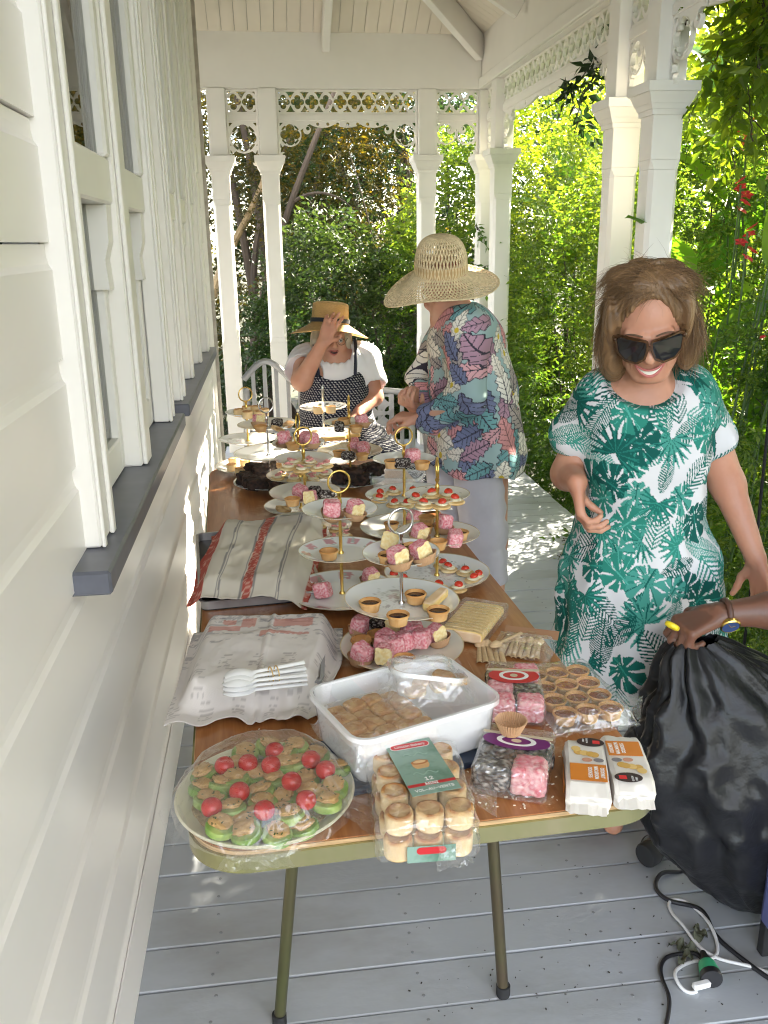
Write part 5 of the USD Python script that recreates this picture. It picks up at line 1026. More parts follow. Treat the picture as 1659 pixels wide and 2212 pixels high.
# garden bench behind the table
bn = T('garden_bench', 'silver-grey cast metal garden bench with arched slatted back', 'bench', (.15, 4.72, 0)); bmt = mat('cast_metal', (.34,.35,.36), .4, metallic=.35, var=.1, vs=20.)
ax = np.linspace(-.30, .62, 40)+.15; hz = lambda x: .80+.20*np.exp(-((x-.0+.03)/.15)**2)+.03*np.exp(-((x-.5)/.2)**2)
P(bn, 'back_rail', tube(np.stack([ax, np.full(40, 4.80), hz(ax)], 1), .017, 10), bmt, W=True, smooth=True)
for x in np.arange(-.10, .74, .062): P(bn, 'back_slat', box(x-.011, x+.011, 4.795, 4.806, .45, hz(x)-.012, .003), bmt, W=True)
P(bn, 'lower_rail', tube([(-.15,4.80,.62), (.77,4.80,.62)], .012, 8), bmt, W=True, smooth=True)
orn = sg.box(.16,.63,.66,.80).difference(union_all([sa.rotate(sa.scale(sg.Point(.19+.055*i, .672+.05*j).buffer(.020), 1.2, .6), 35*(1 if (i+j) % 2 else -1)) for i in range(9) for j in range(3)])); P(bn, 'pierced_panel', xz(extrude(orn, .01), 4.79), bmt, W=True)
for i in range(6): P(bn, 'seat_slat', box(-.15, .77, 4.34+i*.075, 4.40+i*.075, .435, .45, .004), bmt, W=True)
for x in (-.14, .76):
    for y in (4.36, 4.79): P(bn, 'leg', tube([(x, y, 0), (x, y, .44 if y < 4.5 else .86)], .018, 10), bmt, W=True, smooth=True)
    P(bn, 'armrest', tube(spline([(x,4.79,.68), (x,4.55,.70), (x,4.36,.66), (x,4.34,.45)], 20), .016, 8), bmt, W=True, smooth=True)
# ================================================================ people
def iso(fn, lo, hi, h):
    "surface nets of fn < 0, evaluated only in blocks near the surface"
    lo, hi = np.array(lo, float), np.array(hi, float); B = 12; n = (np.ceil((hi-lo)/h/B).astype(int))*B
    nb = n//B; bc = np.stack(np.meshgrid(*[np.arange(k) for k in nb], indexing='ij'), -1).reshape(-1,3); cen = lo+(bc*B+(B-1)/2)*h
    dc = fn(cen); F = np.empty(n, np.float32); F4 = F.reshape(nb[0],B,nb[1],B,nb[2],B)
    F4[:] = dc.reshape(nb)[:,None,:,None,:,None]
    near = np.where(np.abs(dc) < B*h*1.25)[0]; off = np.stack(np.meshgrid(*[np.arange(B)]*3, indexing='ij'), -1).reshape(-1,3)*h
    for s in range(0, len(near), 300):
        k = near[s:s+300]; pts = (lo+bc[k]*B*h)[:,None]+off[None]; dv = fn(pts.reshape(-1,3)).reshape(len(k),B,B,B)
        for q, kk in enumerate(k): x, y, z = bc[kk]*B; F[x:x+B, y:y+B, z:z+B] = dv[q]
    ins = F < 0; c = np.zeros(np.array(n)-1, np.uint8)
    for d in np.ndindex(2,2,2): c += ins[d[0]:n[0]-1+d[0], d[1]:n[1]-1+d[1], d[2]:n[2]-1+d[2]]
    ii = np.stack(np.nonzero((c > 0) & (c < 8)), 1); idx = -np.ones(np.array(n)-1, np.int64); idx[tuple(ii.T)] = np.arange(len(ii))
    acc = np.zeros((len(ii),3)); cnt = np.zeros(len(ii))
    for ax in range(3):
        o = [k for k in range(3) if k != ax]
        for a, b in np.ndindex(2,2):
            p0 = ii.copy(); p0[:,o[0]] += a; p0[:,o[1]] += b; p1 = p0.copy(); p1[:,ax] += 1
            f0, f1 = F[tuple(p0.T)], F[tuple(p1.T)]; m = (f0 < 0) != (f1 < 0); t = np.where(m, f0/np.where(m, f0-f1, 1), 0)
            q = p0.astype(float); q[:,ax] += t; acc[m] += q[m]; cnt[m] += 1
    v = lo+acc/cnt[:,None]*h; fs = []
    for ax in range(3):
        sl = [slice(1, n[k]-1) for k in range(3)]; sl[ax] = slice(0, n[ax]-1); s2 = list(sl); s2[ax] = slice(1, n[ax])
        A_, B_ = ins[tuple(sl)], ins[tuple(s2)]; e = np.stack(np.nonzero(A_ != B_), 1); 
        if not len(e): continue
        fl = A_[tuple(e.T)]; st = np.ones(3, int); st[ax] = 0; e = e+st; o = [(ax+1) % 3, (ax+2) % 3]; q = []
        for a, b in ((-1,-1), (0,-1), (0,0), (-1,0)): t = e.copy(); t[:,o[0]] += a; t[:,o[1]] += b; q.append(idx[tuple(t.T)])
        q = np.stack(q, 1); q[~fl] = q[~fl][:, ::-1]; fs.append(q)
    q = np.vstack(fs); q = q[(q >= 0).all(1)]
    return v, np.vstack([q[:, [0,1,2]], q[:, [0,2,3]]])
def sd(prims):
    def f(p):
        d = np.full(len(p), 9.)
        for q in prims:
            k = q[-1]; kind = q[0]
            if kind in 'cC':
                a, b, ra, rb = np.array(q[1], float), np.array(q[2], float), q[3], q[4]; ba = b-a; t = np.clip(((p-a)@ba)/(ba@ba+1e-12), 0, 1); e = np.linalg.norm(p-a-t[:,None]*ba, axis=1)-(ra+(rb-ra)*t)
            else:
                M, r = q[1], np.array(q[2], float); l = (p-M[:3,3])@M[:3,:3]; s = np.linalg.norm(M[:3,0]); l = l/s/s; k0 = np.linalg.norm(l/r, axis=1); k1 = np.linalg.norm(l/r/r, axis=1); e = k0*(k0-1)/np.maximum(k1, 1e-9)*s
            if kind.isupper():   # carve
                hh = np.clip(.5-.5*(d+e)/k, 0, 1); d = d*(1-hh)-e*hh+k*hh*(1-hh)
            else:
                hh = np.clip(.5+.5*(d-e)/k, 0, 1); d = d*(1-hh)+e*hh-k*hh*(1-hh)
        return d
    return f
def bounds(prims, pad=.03):
    P_ = []
    for q in prims:
        if q[0].isupper(): continue
        if q[0] == 'c': P_ += [np.array(q[1])-q[3], np.array(q[1])+q[3], np.array(q[2])-q[4], np.array(q[2])+q[4]]
        else: R_ = max(q[2])*np.linalg.norm(q[1][:3,0]); P_ += [q[1][:3,3]-R_, q[1][:3,3]+R_]
    P_ = np.array(P_); return P_.min(0)-pad, P_.max(0)+pad
def body(prims, h): return iso(sd(prims), *bounds(prims), h)
def frame(fwd, up=(0,0,1), loc=(0,0,0), s=1.):
    "matrix whose -y axis looks along fwd"
    y = -np.array(fwd, float); y /= np.linalg.norm(y); x = np.cross(y, up); x /= np.linalg.norm(x); z = np.cross(x, y); M = np.eye(4); M[:3,:3] = np.stack([x, y, z], 1)*s; M[:3,3] = loc; return M
def el(M, c, r, k, rot=None):
    T_ = np.eye(4); T_[:3,3] = c
    if rot is not None: T_[:3,:3] = mat4((0,0,0), *rot)[:3,:3]
    return ('e', M@T_, r, k)
def cp(M, a, b, ra, rb, k): s = np.linalg.norm(M[:3,0]); return ('c', M[:3,:3]@np.array(a)+M[:3,3], M[:3,:3]@np.array(b)+M[:3,3], ra*s, rb*s, k)
def head(M, smile=0., open_=0.):
    "skull, jaw, cheeks, brow, nose, lips and ears in a frame that looks along -y"
    q = [el(M, (0,.010,.035), (.073,.090,.085), .01), el(M, (0,-.018,-.025), (.060,.066,.075), .03), el(M, (0,-.058,-.078), (.026,.022,.020), .025), cp(M, (-.050,.0,-.035), (-.022,-.052,-.078), .020, .017, .02), cp(M, (.050,.0,-.035), (.022,-.052,-.078), .020, .017, .02)]
    for s in (-1, 1):
        q += [el(M, (s*.038,-.062,-.022+.006*smile), (.022,.017,.017), .018), cp(M, (s*.012,-.085,.026), (s*.045,-.070,.028), .008, .007, .012), el(M, (s*.075,.012,.0), (.008,.017,.030), .008)]
    q += [cp(M, (0,-.082,.020), (0,-.104,-.018), .008, .0115, .010), el(M, (-.011,-.093,-.022), (.009,.009,.007), .006), el(M, (.011,-.093,-.022), (.009,.009,.007), .006)]
    q += [('E',)+el(M, (s*.031,-.094,.006), (.015,.013,.011), .010)[1:] for s in (-1, 1)]
    return q
def eyeballs(par, M, W=True):
    for s in (-1, 1):
        m = trimesh.creation.icosphere(2, .0115); P(par, 'eye', (np.array(m.vertices)@M[:3,:3].T+M[:3,:3]@np.array((s*.031,-.074,.005))+M[:3,3], m.faces), mat('eye_white', (.6,.58,.55), .2), smooth=True, W=True)
        m = trimesh.creation.icosphere(2, .006); P(par, 'iris', (np.array(m.vertices)@M[:3,:3].T+M[:3,:3]@np.array((s*.031,-.0805,.005))+M[:3,3], m.faces), mat('eye_iris', (.05,.06,.06), .15), smooth=True, W=True)
def hand(w, fwd, palm, L=.175, curl=(.5,.6,.5), side=1, spread=.12, thumb=.6, k=.006):
    "palm and five bent fingers. w: wrist; fwd: towards the knuckles; palm: out of the palm; side: +1 puts the thumb along fwd x palm"
    f = np.array(fwd, float); f /= np.linalg.norm(f); n = np.array(palm, float); n -= f*(n@f); n /= np.linalg.norm(n); s = np.cross(f, n)*side; w = np.array(w, float); q = []; S = L/.175
    for i, (o, ln) in enumerate(((.030,.070), (.010,.076), (-.010,.071), (-.028,.056))):
        kn = w+f*(.088-.004*abs(i-1))*S+s*o*S; q.append(('c', w+s*o*.5*S, kn, .0145*S, .0115*S, .012)); d = f+s*(1.2-i)*spread; d /= np.linalg.norm(d); p = kn; ang = 0.; dn = n
        for j, (fr, r) in enumerate(((.45,.0092), (.31,.0083), (.24,.0074))):
            ang += curl[j]*(1+.12*i); dd = d*math.cos(ang)+dn*math.sin(ang); e = p+dd*ln*fr*1.18*S; q.append(('c', p, e, r*S*1.05, r*S*.93, k)); p = e
    b = w+f*.022*S+s*.022*S; d = f*.55+s*.75+n*.35; d /= np.linalg.norm(d); m = b+d*.040*S; d2 = f*(.8)+s*(.5-thumb*.6)+n*(.3+thumb*.5); d2 /= np.linalg.norm(d2); m2 = m+d2*.030*S; q += [('c', b, m, .0155*S, .0115*S, .012), ('c', m, m2, .0108*S, .0095*S, k), ('c', m2, m2+(d2+n*.25)*.022*S, .0094*S, .0078*S, k)]
    return q
def skin(name, col, deep, rough=.5): return mat(name, col, rough, col2=deep, vs=9., thr=(.35,.75), bump=.0003, bs=260., subsurface_weight=.18, subsurface_radius=(.4,.15,.08), subsurface_scale=.02)
skin_a = skin('fair_skin', (.56,.31,.21), (.47,.22,.145)); skin_b = skin('tanned_skin', (.50,.255,.165), (.40,.18,.11)); skin_d = skin('brown_skin', (.135,.058,.034), (.10,.042,.025), .42)
def stroke(par, name, M, pts, r, m, n=16, k=6): 
    p = spline(pts, n); p = p@M[:3,:3].T+M[:3,3]; rr = np.interp(np.linspace(0,1,n), np.linspace(0,1,len(np.atleast_1d(r))), np.atleast_1d(r)) if np.ndim(r) else r
    return P(par, name, tube(p, rr, k), m, W=True, smooth=True)
def strands(roots, dirs, L, r, seed, grav=.5, wave=.15, n=7, out=0.):
    rg = np.random.default_rng(seed); N = len(roots); p = roots.copy(); d = dirs/np.linalg.norm(dirs, axis=1, keepdims=True); pts = [p.copy()]
    for i in range(n-1): d = d+np.array([0,0,-grav/n])+rg.normal(size=(N,3))*wave/n; d /= np.linalg.norm(d, axis=1, keepdims=True); p = p+d*(L/(n-1))[:,None]; pts.append(p.copy())
    g = np.stack(pts, 1); w = np.linspace(1, .25, n)*r; a = np.cross(d, rg.normal(size=(N,3))); a /= np.linalg.norm(a, axis=1, keepdims=True); b = np.cross(a, d)
    tri = np.stack([a, -.5*a+.87*b, -.5*a-.87*b], 1); v = g[:,:,None]+tri[:,None]*w[None,:,None,None]; v = v.reshape(-1,3); base = (np.arange(N)*n*3)[:,None]; f = []
    for i in range(n-1):
        for j in range(3): k = (j+1) % 3; q = base+np.array([[i*3+j, i*3+k, (i+1)*3+k, (i+1)*3+j]]); f += [q[:, [0,1,2]], q[:, [0,2,3]]]
    return v, np.vstack(f)
hairm = vmat('hair', .38, spec=.45, bump=.0012, bs=300.)
def vnorm(v, f): return np.array(trimesh.Trimesh(v, f, process=False).vertex_normals)
def cyl_uv(v, c, R=.2): th = np.arctan2(v[:,0]-c[0], -(v[:,1]-c[1])); return np.c_[th*R, v[:,2]]
def stamps(uv, spots, fn):
    "paints each printed motif onto the vertices it covers"
    from scipy.spatial import cKDTree
    tr = cKDTree(uv)
    for (x, y, r, a, kind, sd_) in spots:
        i = np.array(tr.query_ball_point((x, y), r)); 
        if not len(i): continue
        d = (uv[i]-[x, y])/r; ca, sa_ = math.cos(a), math.sin(a); fn(i, d[:,0]*ca+d[:,1]*sa_, -d[:,0]*sa_+d[:,1]*ca, kind, sd_)
def scatter(w, h0, h1, n, r0, r1, seed):
    rg = np.random.default_rng(seed); out = []
    for i in range(n):
        best = max((rg.uniform(-w, w), rg.uniform(h0, h1)) for _ in range(1)) if not out else max([(rg.uniform(-w, w), rg.uniform(h0, h1)) for _ in range(12)], key=lambda q: min((q[0]-o[0])**2+(q[1]-o[1])**2 for o in out)); out.append((*best, rg.uniform(r0, r1), rg.uniform(0, 6.28), i, rg.uniform()))
    rg.shuffle(out); return [tuple(o) for o in out]

# ---- the woman in sunglasses and the leaf-print dress
w3 = T('person', 'smiling person with brown bob, dark sunglasses and white dress printed with teal leaves', 'person', (.97, 2.12, 0))
HM = frame((-.33,-.86,-.36), (-.06,.06,1), V(1402, 712, y=1.99), 1.06)
sL, sR = np.array([.800,2.10,1.210]), np.array([1.055,2.11,1.215])
eLb, wLb = np.array([.748,2.14,1.02]), np.array([.722,2.00,1.035]); eRb, wRb = np.array([1.160,2.09,.985]), V(1632, 1205, y=2.0)
Q = head(HM, 1.)+[('c', HM[:3,3]+[.015,.05,-.06], (.925,2.10,1.235), .056, .062, .03), ('c', (.83,2.10,1.210), (1.02,2.11,1.210), .062, .062, .05), ('c', (.92,2.105,1.15), (.95,2.12,.80), .118, .13, .05),
 ('c', sL, eLb, .054, .043, .03), ('c', eLb, wLb, .041, .026, .02), ('c', sR, eRb, .056, .044, .03), ('c', eRb, wRb, .043, .026, .02),
 ('c', (.885,2.14,.72), (.89,2.15,.40), .095, .062, .04), ('c', (.89,2.15,.40), (.895,2.19,.09), .058, .036, .03), ('c', (1.04,2.15,.72), (1.03,2.13,.42), .095, .062, .04), ('c', (1.03,2.13,.42), (1.035,2.19,.09), .060, .036, .03),
 ('c', (.895,2.19,.055), (.885,2.02,.03), .036, .028, .02), ('c', (1.035,2.19,.055), (1.045,2.02,.03), .036, .028, .02)]
Q += hand(wLb, (.05,-.35,-1), (1,-.3,.1), .165, (.45,.75,.5), -1, .05, .8)+hand(wRb, (.12,-.45,-1), (-1,-.1,.3), .165, (.35,.5,.3), 1, .06, .6)
P(w3, 'body', body(Q, .0042), skin_b, smooth=True, W=True)
# dress
cxd = np.array([.945, 2.115])
D_ = [el(np.eye(4), (.925,2.105,1.13), (.158,.120,.12), .04), el(np.eye(4), (.86,2.035,1.07), (.080,.065,.080), .05), el(np.eye(4), (.985,2.035,1.07), (.080,.065,.080), .05), ('c', (.928,2.11,1.02), (.955,2.12,.72), .148, .190, .06), ('c', (.955,2.12,.74), (.975,2.12,.50), .190, .208, .05), ('c', (.91,2.11,.72), (.885,2.11,.5), .155, .155, .05), ('c', (1.01,2.12,.72), (1.05,2.12,.5), .155, .155, .05),
 ('c', sL+[.02,0,.012], eLb+[.006,-.01,.105], .060, .060, .025), ('c', sR+[-.02,0,.012], sR*.52+eRb*.48, .062, .066, .025), ('c', (.83,2.10,1.215), (1.02,2.11,1.215), .072, .072, .04), ('c', (.84,2.065,1.195), (1.0,2.065,1.195), .088, .088, .04)]
D_ += [('E', frame((0,-1,.0), loc=(.885,1.985,1.306)), (.118,.12,.096), .012), ('C', (.905,2.09,1.315), HM[:3,3]+[.0,.04,.0], .078, .084, .012), ('C', (.6,2.1,.36), (1.4,2.1,.36), .09, .09, .004)]
for e_, w_, s_ in ((eLb, wLb, sL), (eRb, wRb, sR)): ax_ = (e_-s_)/np.linalg.norm(e_-s_); c0_ = s_+ax_*np.linalg.norm(e_-s_)*(.60 if s_ is sL else .52); D_.append(('C', c0_+ax_*.074, c0_+ax_*.25, .072, .072, .004))
fd = sd(D_)
def fdress(p):
    th = np.arctan2(p[:,0]-cxd[0], -(p[:,1]-cxd[1])); low = np.clip((1.0-p[:,2])/.5, 0, 1); d = fd(p)
    d = d+.013*low*np.sin(th*7+1.5*np.sin(p[:,2]*5))+.005*np.sin(th*15+p[:,2]*9)*low+.006*noise(p, 11)*low+.006*(1-2*np.abs(noise(p*[1,1,1.9], 7, 5)))*np.clip((1.12-p[:,2])/.1, 0, 1)-.004
    lowc = (p[:,2]-.462-.012*np.sin(th*3)); return np.maximum(d, -lowc)
v, f = iso(fdress, *bounds(D_), .0052); m = trimesh.Trimesh(v, f, process=False).subdivide(); v, f = np.array(m.vertices), np.array(m.faces)
uv = cyl_uv(v, cxd, .2); uv[:,0] += .35*np.clip(np.abs(v[:,0]-cxd[0])-.2, 0, 1)*np.sign(v[:,0]-cxd[0]); col = np.tile([.60,.59,.60], (len(v),1))
TE = np.array([(.004,.075,.062), (.010,.125,.10), (.022,.19,.145), (.055,.26,.21)])
def leafprint(i, x, y, kind, s):
    r = np.hypot(x, y); th = np.arctan2(y, x); k = kind % 5; c = TE[int(s*3.99)]; c2 = TE[(int(s*3.99)+1) % 4]; wob = .04*np.sin(th*9+s*30)
    if k in (0, 3):     # split heart leaf
        R_ = .86*(1-.30*np.cos(th))*.78+wob; m = (r < R_) & ~((np.cos(th*8+s) > .80) & (r > .40*R_) & (np.abs(th) > .5)); vein = (np.abs(y) < .03) | (np.abs(np.sin(th*4.5+1)) < .10) & (r > .08); hol = (np.cos(th*9+s+2.2) > .80) & (r > .30*R_) & (r < .5*R_)
        col[i[m]] = c; col[i[m & vein]] = c2*1.25; col[i[m & hol]] = (.50,.56,.54)
    elif k in (1,):     # fan palm
        R_ = .95-.25*np.cos(th*13)**2; m = (np.abs(th) < 2.2) & (r < R_) & ((np.cos(th*13) > -.35) | (r < .45)); col[i[m]] = c; col[i[m & (np.cos(th*13) > .75)]] = c2*1.2
    elif k == 2:        # open fern frond, pale gaps
        w = .62*np.sin(np.pi*np.clip((x+1)/2, 0, 1))**.7; m = (np.abs(y) < w) & (((x*5.2-np.abs(y)*4.4) % 1) < .46); m |= (np.abs(y) < .022) & (np.abs(x) < .95); col[i[m]] = c2
    else:               # fine feather frond
        w = .42*np.sin(np.pi*np.clip((x+1)/2, 0, 1))**.6; m = (np.abs(y) < w) & (((x*11-np.abs(y)*7) % 1) < .6); m |= (np.abs(y) < .02) & (np.abs(x) < .95); col[i[m]] = c
stamps(uv, scatter(.64, .42, 1.32, 235, .050, .080, 4), leafprint)
P(w3, 'dress', (v, f), vmat('dress_cloth', .85, bump=.0003, bs=500., spec=.2), smooth=True, col=col, W=True, label='short-sleeved white dress printed with teal palm and monstera leaves')
# hair
hq = [el(HM, (0,.020,.055), (.088,.098,.083), .02), el(HM, (-.078,.015,-.040), (.034,.064,.082), .03), el(HM, (.078,.024,-.036), (.032,.058,.080), .03), el(HM, (0,.075,-.03), (.075,.045,.09), .03), el(HM, (-.018,.005,.122), (.064,.060,.028), .025), el(HM, (.048,-.004,.112), (.044,.050,.030), .025), el(HM, (-.080,-.028,.035), (.016,.036,.060), .02), el(HM, (.078,-.026,.045), (.016,.034,.055), .02)]
hq += [('E', HM@np.array([[1,0,0,0],[0,1,0,-.105],[0,0,1,-.016],[0,0,0,1.]]), (.068,.100,.128), .010)]
fh = sd(hq); HMi = np.linalg.inv(HM)
def fhair(p): l = (p-HM[:3,3])@HMi[:3,:3].T; a = np.arctan2(l[:,0], l[:,1]); return fh(p)+.0014*np.sin(a*46+9*noise(l, 16, 3))+.006*noise(np.c_[a*3, l[:,2]*9, 0*a], 1., 2)
v, f = iso(fhair, *bounds(hq), .0036); l = (v-HM[:3,3])@HMi[:3,:3].T; a = np.arctan2(l[:,0], l[:,1]); st = fbm(np.c_[a*14, l[:,2]*7, 0*a], 1., 3, 2)
hc = np.array((.085,.045,.020))*(1-np.clip(st+.5, 0, 1))[:,None]+np.array((.235,.135,.062))*np.clip(st+.5, 0, 1)[:,None]
n_ = vnorm(v, f); rg = np.random.default_rng(3); ok_ = np.where((l[:,2] > -.085) & ~((l[:,1] < -.030) & (l[:,2] < .10)) & ~((l[:,1] < .02) & (l[:,2] < -.03)))[0]; ri = rg.choice(ok_, 4600); tang = np.c_[0*n_[:,0], 0*n_[:,0], -np.ones(len(n_))]; tang = tang-n_*np.sum(tang*n_, 1, keepdims=True); tang /= np.linalg.norm(tang, axis=1, keepdims=True)+.15; tang += n_*.06; fr_ = .8*np.clip((.03-l[:,1])/.05, 0, 1)*np.clip((l[:,2]-.02)/.05, 0, 1); swp = np.where(l[:,0] > .02, 1., -1.)[:,None]*HM[:3,0]/1.06+.7*HM[:3,1]/1.06; tang = tang*(1-fr_[:,None])+fr_[:,None]*(swp-n_*np.sum(swp*n_, 1, keepdims=True)+n_*.02)
sv, sf = strands(v[ri], tang[ri]+rg.normal(size=(4600,3))*.10, rg.uniform(.025,.085,4600), .00065, 4, .9, .32)
r2 = rg.choice(ok_, 500); s2v, s2f = strands(v[r2], tang[r2]+rg.normal(size=(500,3))*.5, rg.uniform(.03,.08,500), .00035, 6, .8, 1.2)
hv, hf = cat([(v, f), (sv, sf), (s2v, s2f)]); sc_ = np.vstack([np.repeat(hc[ri]*rg.uniform(.8,1.5,4600)[:,None], 21, 0), np.repeat(hc[r2]*1.3, 21, 0)]); P(w3, 'hair', (hv, hf), hairm, smooth=True, col=np.vstack([hc, sc_]), W=True)
# face details
lipm = mat('lips', (.42,.12,.10), .35); teeth = mat('teeth', (.72,.68,.58), .25); dkm = mat('mouth_dark', (.05,.012,.012), .6)
def facem(m, loc, rz=0, tilt=(0,0)): v, f = mv(m, loc, rz, tilt); return v@HM[:3,:3].T+HM[:3,3], f
sm = lambda x, d=0., z=0.: (x, -.0925+abs(x)**1.6*2.7+d, -.048+x*x*12+z)
xs = np.linspace(-.031, .031, 13)
P(w3, 'teeth', (lambda g: (g[0]@HM[:3,:3].T+HM[:3,3], g[1]))(sheet(np.array([[sm(x, -.0035, -.001), sm(x, -.004, -.0125*(1-(x/.031)**2)-.001)] for x in xs]).transpose(1,0,2))), teeth, W=True, smooth=True)
stroke(w3, 'upper_lip', HM, [sm(x, -.004, .0005) for x in xs[::2]], [.0012,.003,.0026,.003,.0012], lipm); stroke(w3, 'lower_lip', HM, [sm(x, -.0035, -.0145*(1-(x/.0322)**2)-.0) for x in np.linspace(-.0315,.0315,7)], [.0012,.0036,.0042,.0036,.0012], lipm)
for s in (-1, 1): stroke(w3, 'smile_fold', HM, [(s*.020,-.092,-.022), (s*.034,-.080,-.036), (s*.038,-.074,-.054)], .0011, skin_b); stroke(w3, 'eyebrow', HM, [(s*.014,-.094,.031), (s*.032,-.091,.036), (s*.050,-.078,.030)], [.002,.0026,.0012], mat('brow', (.10,.055,.03), .8))
gl = T  # sunglasses
lens = mat('dark_lens', (.008,.008,.010), .06, coat_weight=.5); frm = mat('tortoise_frame', (.012,.007,.005), .15, col2=(.06,.028,.012), vs=90., thr=(.58,.68))
def lensp(s, g=0.): return sa.scale(sg.Polygon([(s*.008,.019), (s*.030,.0215), (s*.060,.020), (s*.066,.013), (s*.062,-.014), (s*.050,-.024), (s*.028,-.024), (s*.014,-.014), (s*.008,.004)]).buffer(-.004).buffer(.004+g), 1.06, 1.1, origin=(s*.036, 0))
def bend(m, y0): v, f = xz(m); v = v.copy(); v[:,1] = y0+v[:,1]+9.*v[:,0]**2; return v, f
sgp = P(w3, 'sunglasses', facem(bend(extrude(union_all([lensp(-1,.0045), lensp(1,.0045), sg.box(-.012,.004,.012,.012)]).difference(union_all([lensp(-1), lensp(1)])), .004), -.1105), (0,0,.004)), frm, W=True, smooth=25)
for s in (-1, 1):
    P(sgp, 'lens', facem(bend(extrude(lensp(s,.0002), .002), -.1095), (0,0,.004)), lens, W=True, smooth=25); stroke(sgp, 'temple', HM, [(s*.070,-.072,.018), (s*.080,-.02,.016), (s*.082,.02,.008)], [.004,.003,.003], frm)

# ---- the woman in the wide straw hat, seen from behind
w2 = T('person', 'standing person seen from behind in floral top, lavender cropped trousers and wide straw hat', 'person', (.78, 3.3, 0))
h2 = np.array([.655,3.30,1.415]); HM2 = frame((-.55,.80,-.30), loc=h2)
s1, s2 = np.array([.70,3.17,1.29]), np.array([.71,3.47,1.29]); e1, w1_ = np.array([.695,3.10,1.06]), V(905, 905, y=3.18); e2, w2_ = np.array([.60,3.52,1.07]), np.array([.54,3.34,.99])
Q = head(HM2)+[('c', h2+[.03,0,-.05], (.70,3.32,1.30), .055, .062, .03), ('c', s1, s2, .06, .06, .04), ('c', (.72,3.32,1.25), (.76,3.32,.9), .12, .14, .05), ('c', s1, e1, .05, .042, .03), ('c', e1, w1_, .040, .027, .02), ('c', s2, e2, .05, .042, .03), ('c', e2, w2_, .040, .027, .02),
 ('c', (.70,3.42,.85), (.73,3.42,.45), .09, .06, .04), ('c', (.73,3.42,.45), (.77,3.43,.08), .055, .036, .03), ('c', (.80,3.25,.85), (.84,3.27,.45), .09, .06, .04), ('c', (.84,3.27,.45), (.87,3.3,.08), .055, .036, .03), ('c', (.87,3.3,.05), (.70,3.34,.03), .035, .028, .02), ('c', (.77,3.43,.05), (.60,3.48,.03), .035, .028, .02)]
Q += hand(w1_, (-.75,.45,.05), (-.1,.3,-1), .165, (.6,.7,.5), 1, .06, .7)+hand(w2_, (-.5,-.75,.3), (.1,-.2,1), .165, (.6,.8,.6), -1, .06, .7)
P(w2, 'body', body(Q, .0055), skin_a, smooth=True, W=True)
c2 = np.array([.76, 3.32])
D2 = [('c', s1+[.01,.04,.0], s2+[.01,-.04,.0], .085, .085, .05), ('c', (.74,3.32,1.22), (.765,3.32,1.02), .150, .160, .06), ('c', (.765,3.32,1.02), (.785,3.32,.80), .160, .192, .06), ('c', s1, e1+[.0,-.005,.0], .074, .066, .04), ('c', e1+[0,-.005,0], w1_+[.055,-.0,.01], .066, .050, .03), ('c', s2, e2, .072, .062, .04), ('c', e2, w2_+[.04,.02,0], .062, .048, .03), ('c', w1_+[.062,0,.008], w1_+[.042,.0,.0], .046, .060, .01), ('c', (.69,3.24,1.31), (.70,3.40,1.31), .07, .07, .03), ('C', (.67,3.31,1.385), (.62,3.33,1.46), .075, .10, .012)]
f2 = sd(D2)
def ftop(p):
    th = np.arctan2(p[:,1]-c2[1], p[:,0]-c2[0]); low = np.clip((1.05-p[:,2])/.3, 0, 1); d = f2(p)+.011*low*np.sin(th*6+2*np.sin(p[:,2]*7))+.006*noise(p, 13)+.010*np.exp(-((p[:,2]-1.02-.03*np.sin(th*3))/.012)**2)
    return np.maximum(d, -(p[:,2]-.735-.06*np.clip((.80-p[:,0])*2, -.4, .6)-.012*np.sin(th*4)))
v, f = iso(ftop, *bounds(D2), .0062); m = trimesh.Trimesh(v, f, process=False).subdivide(); v, f = np.array(m.vertices), np.array(m.faces)
uv = np.c_[np.arctan2(v[:,0]-c2[0], -(v[:,1]-c2[1]))*.19+.6*np.clip(3.16-v[:,1], 0, 1), v[:,2]]; col = np.tile([.33,.45,.46], (len(v),1))*(1+.06*noise(v, 18)[:,None])
FP = [(.62,.29,.30), (.66,.37,.40), (.17,.19,.31), (.74,.70,.62), (.16,.34,.36), (.42,.25,.33), (.72,.66,.58), (.40,.35,.33), (.78,.74,.68)]
def feather(i, x, y, kind, s):
    c = np.array(FP[kind % 9]); w = (.50+.08*np.sin(x*17+s*9))*np.sin(np.pi*np.clip((x+1)/2, 0, 1))**.75; m = np.abs(y) < w; edge = m & (np.abs(y) > w-.055); vein = m & ((np.abs(y+.05*x) < .03) | ((((x*3.6-np.abs(y)*2.6) % 1) < .13)))
    col[i[m]] = c*(.85+.3*np.clip(.5+x[m]*.5, 0, 1))[:,None]; col[i[vein | edge]] = np.array((.045,.04,.06)) if kind % 3 else c*.35
    if kind % 9 == 3: col[i[m & (np.hypot(x+.2, y) < .16)]] = (.60,.44,.05)
stamps(uv, scatter(.68, .68, 1.40, 190, .050, .088, 9), feather)
P(w2, 'floral_top', (v, f), vmat('top_cloth', .85, bump=.0003, bs=500., spec=.2), smooth=True, col=col, W=True, label='loose teal-grey top printed with pink, navy and white feathers')
D3 = [('c', (.70,3.42,.74), (.715,3.42,.50), .105, .085, .01), ('c', (.715,3.42,.50), (.735,3.42,.30), .085, .075, .03), ('c', (.78,3.26,.74), (.805,3.26,.50), .105, .088, .012), ('c', (.805,3.26,.50), (.83,3.28,.30), .088, .078, .03), ('C', (.5,3.35,.16), (1.1,3.35,.16), .10, .10, .004)]
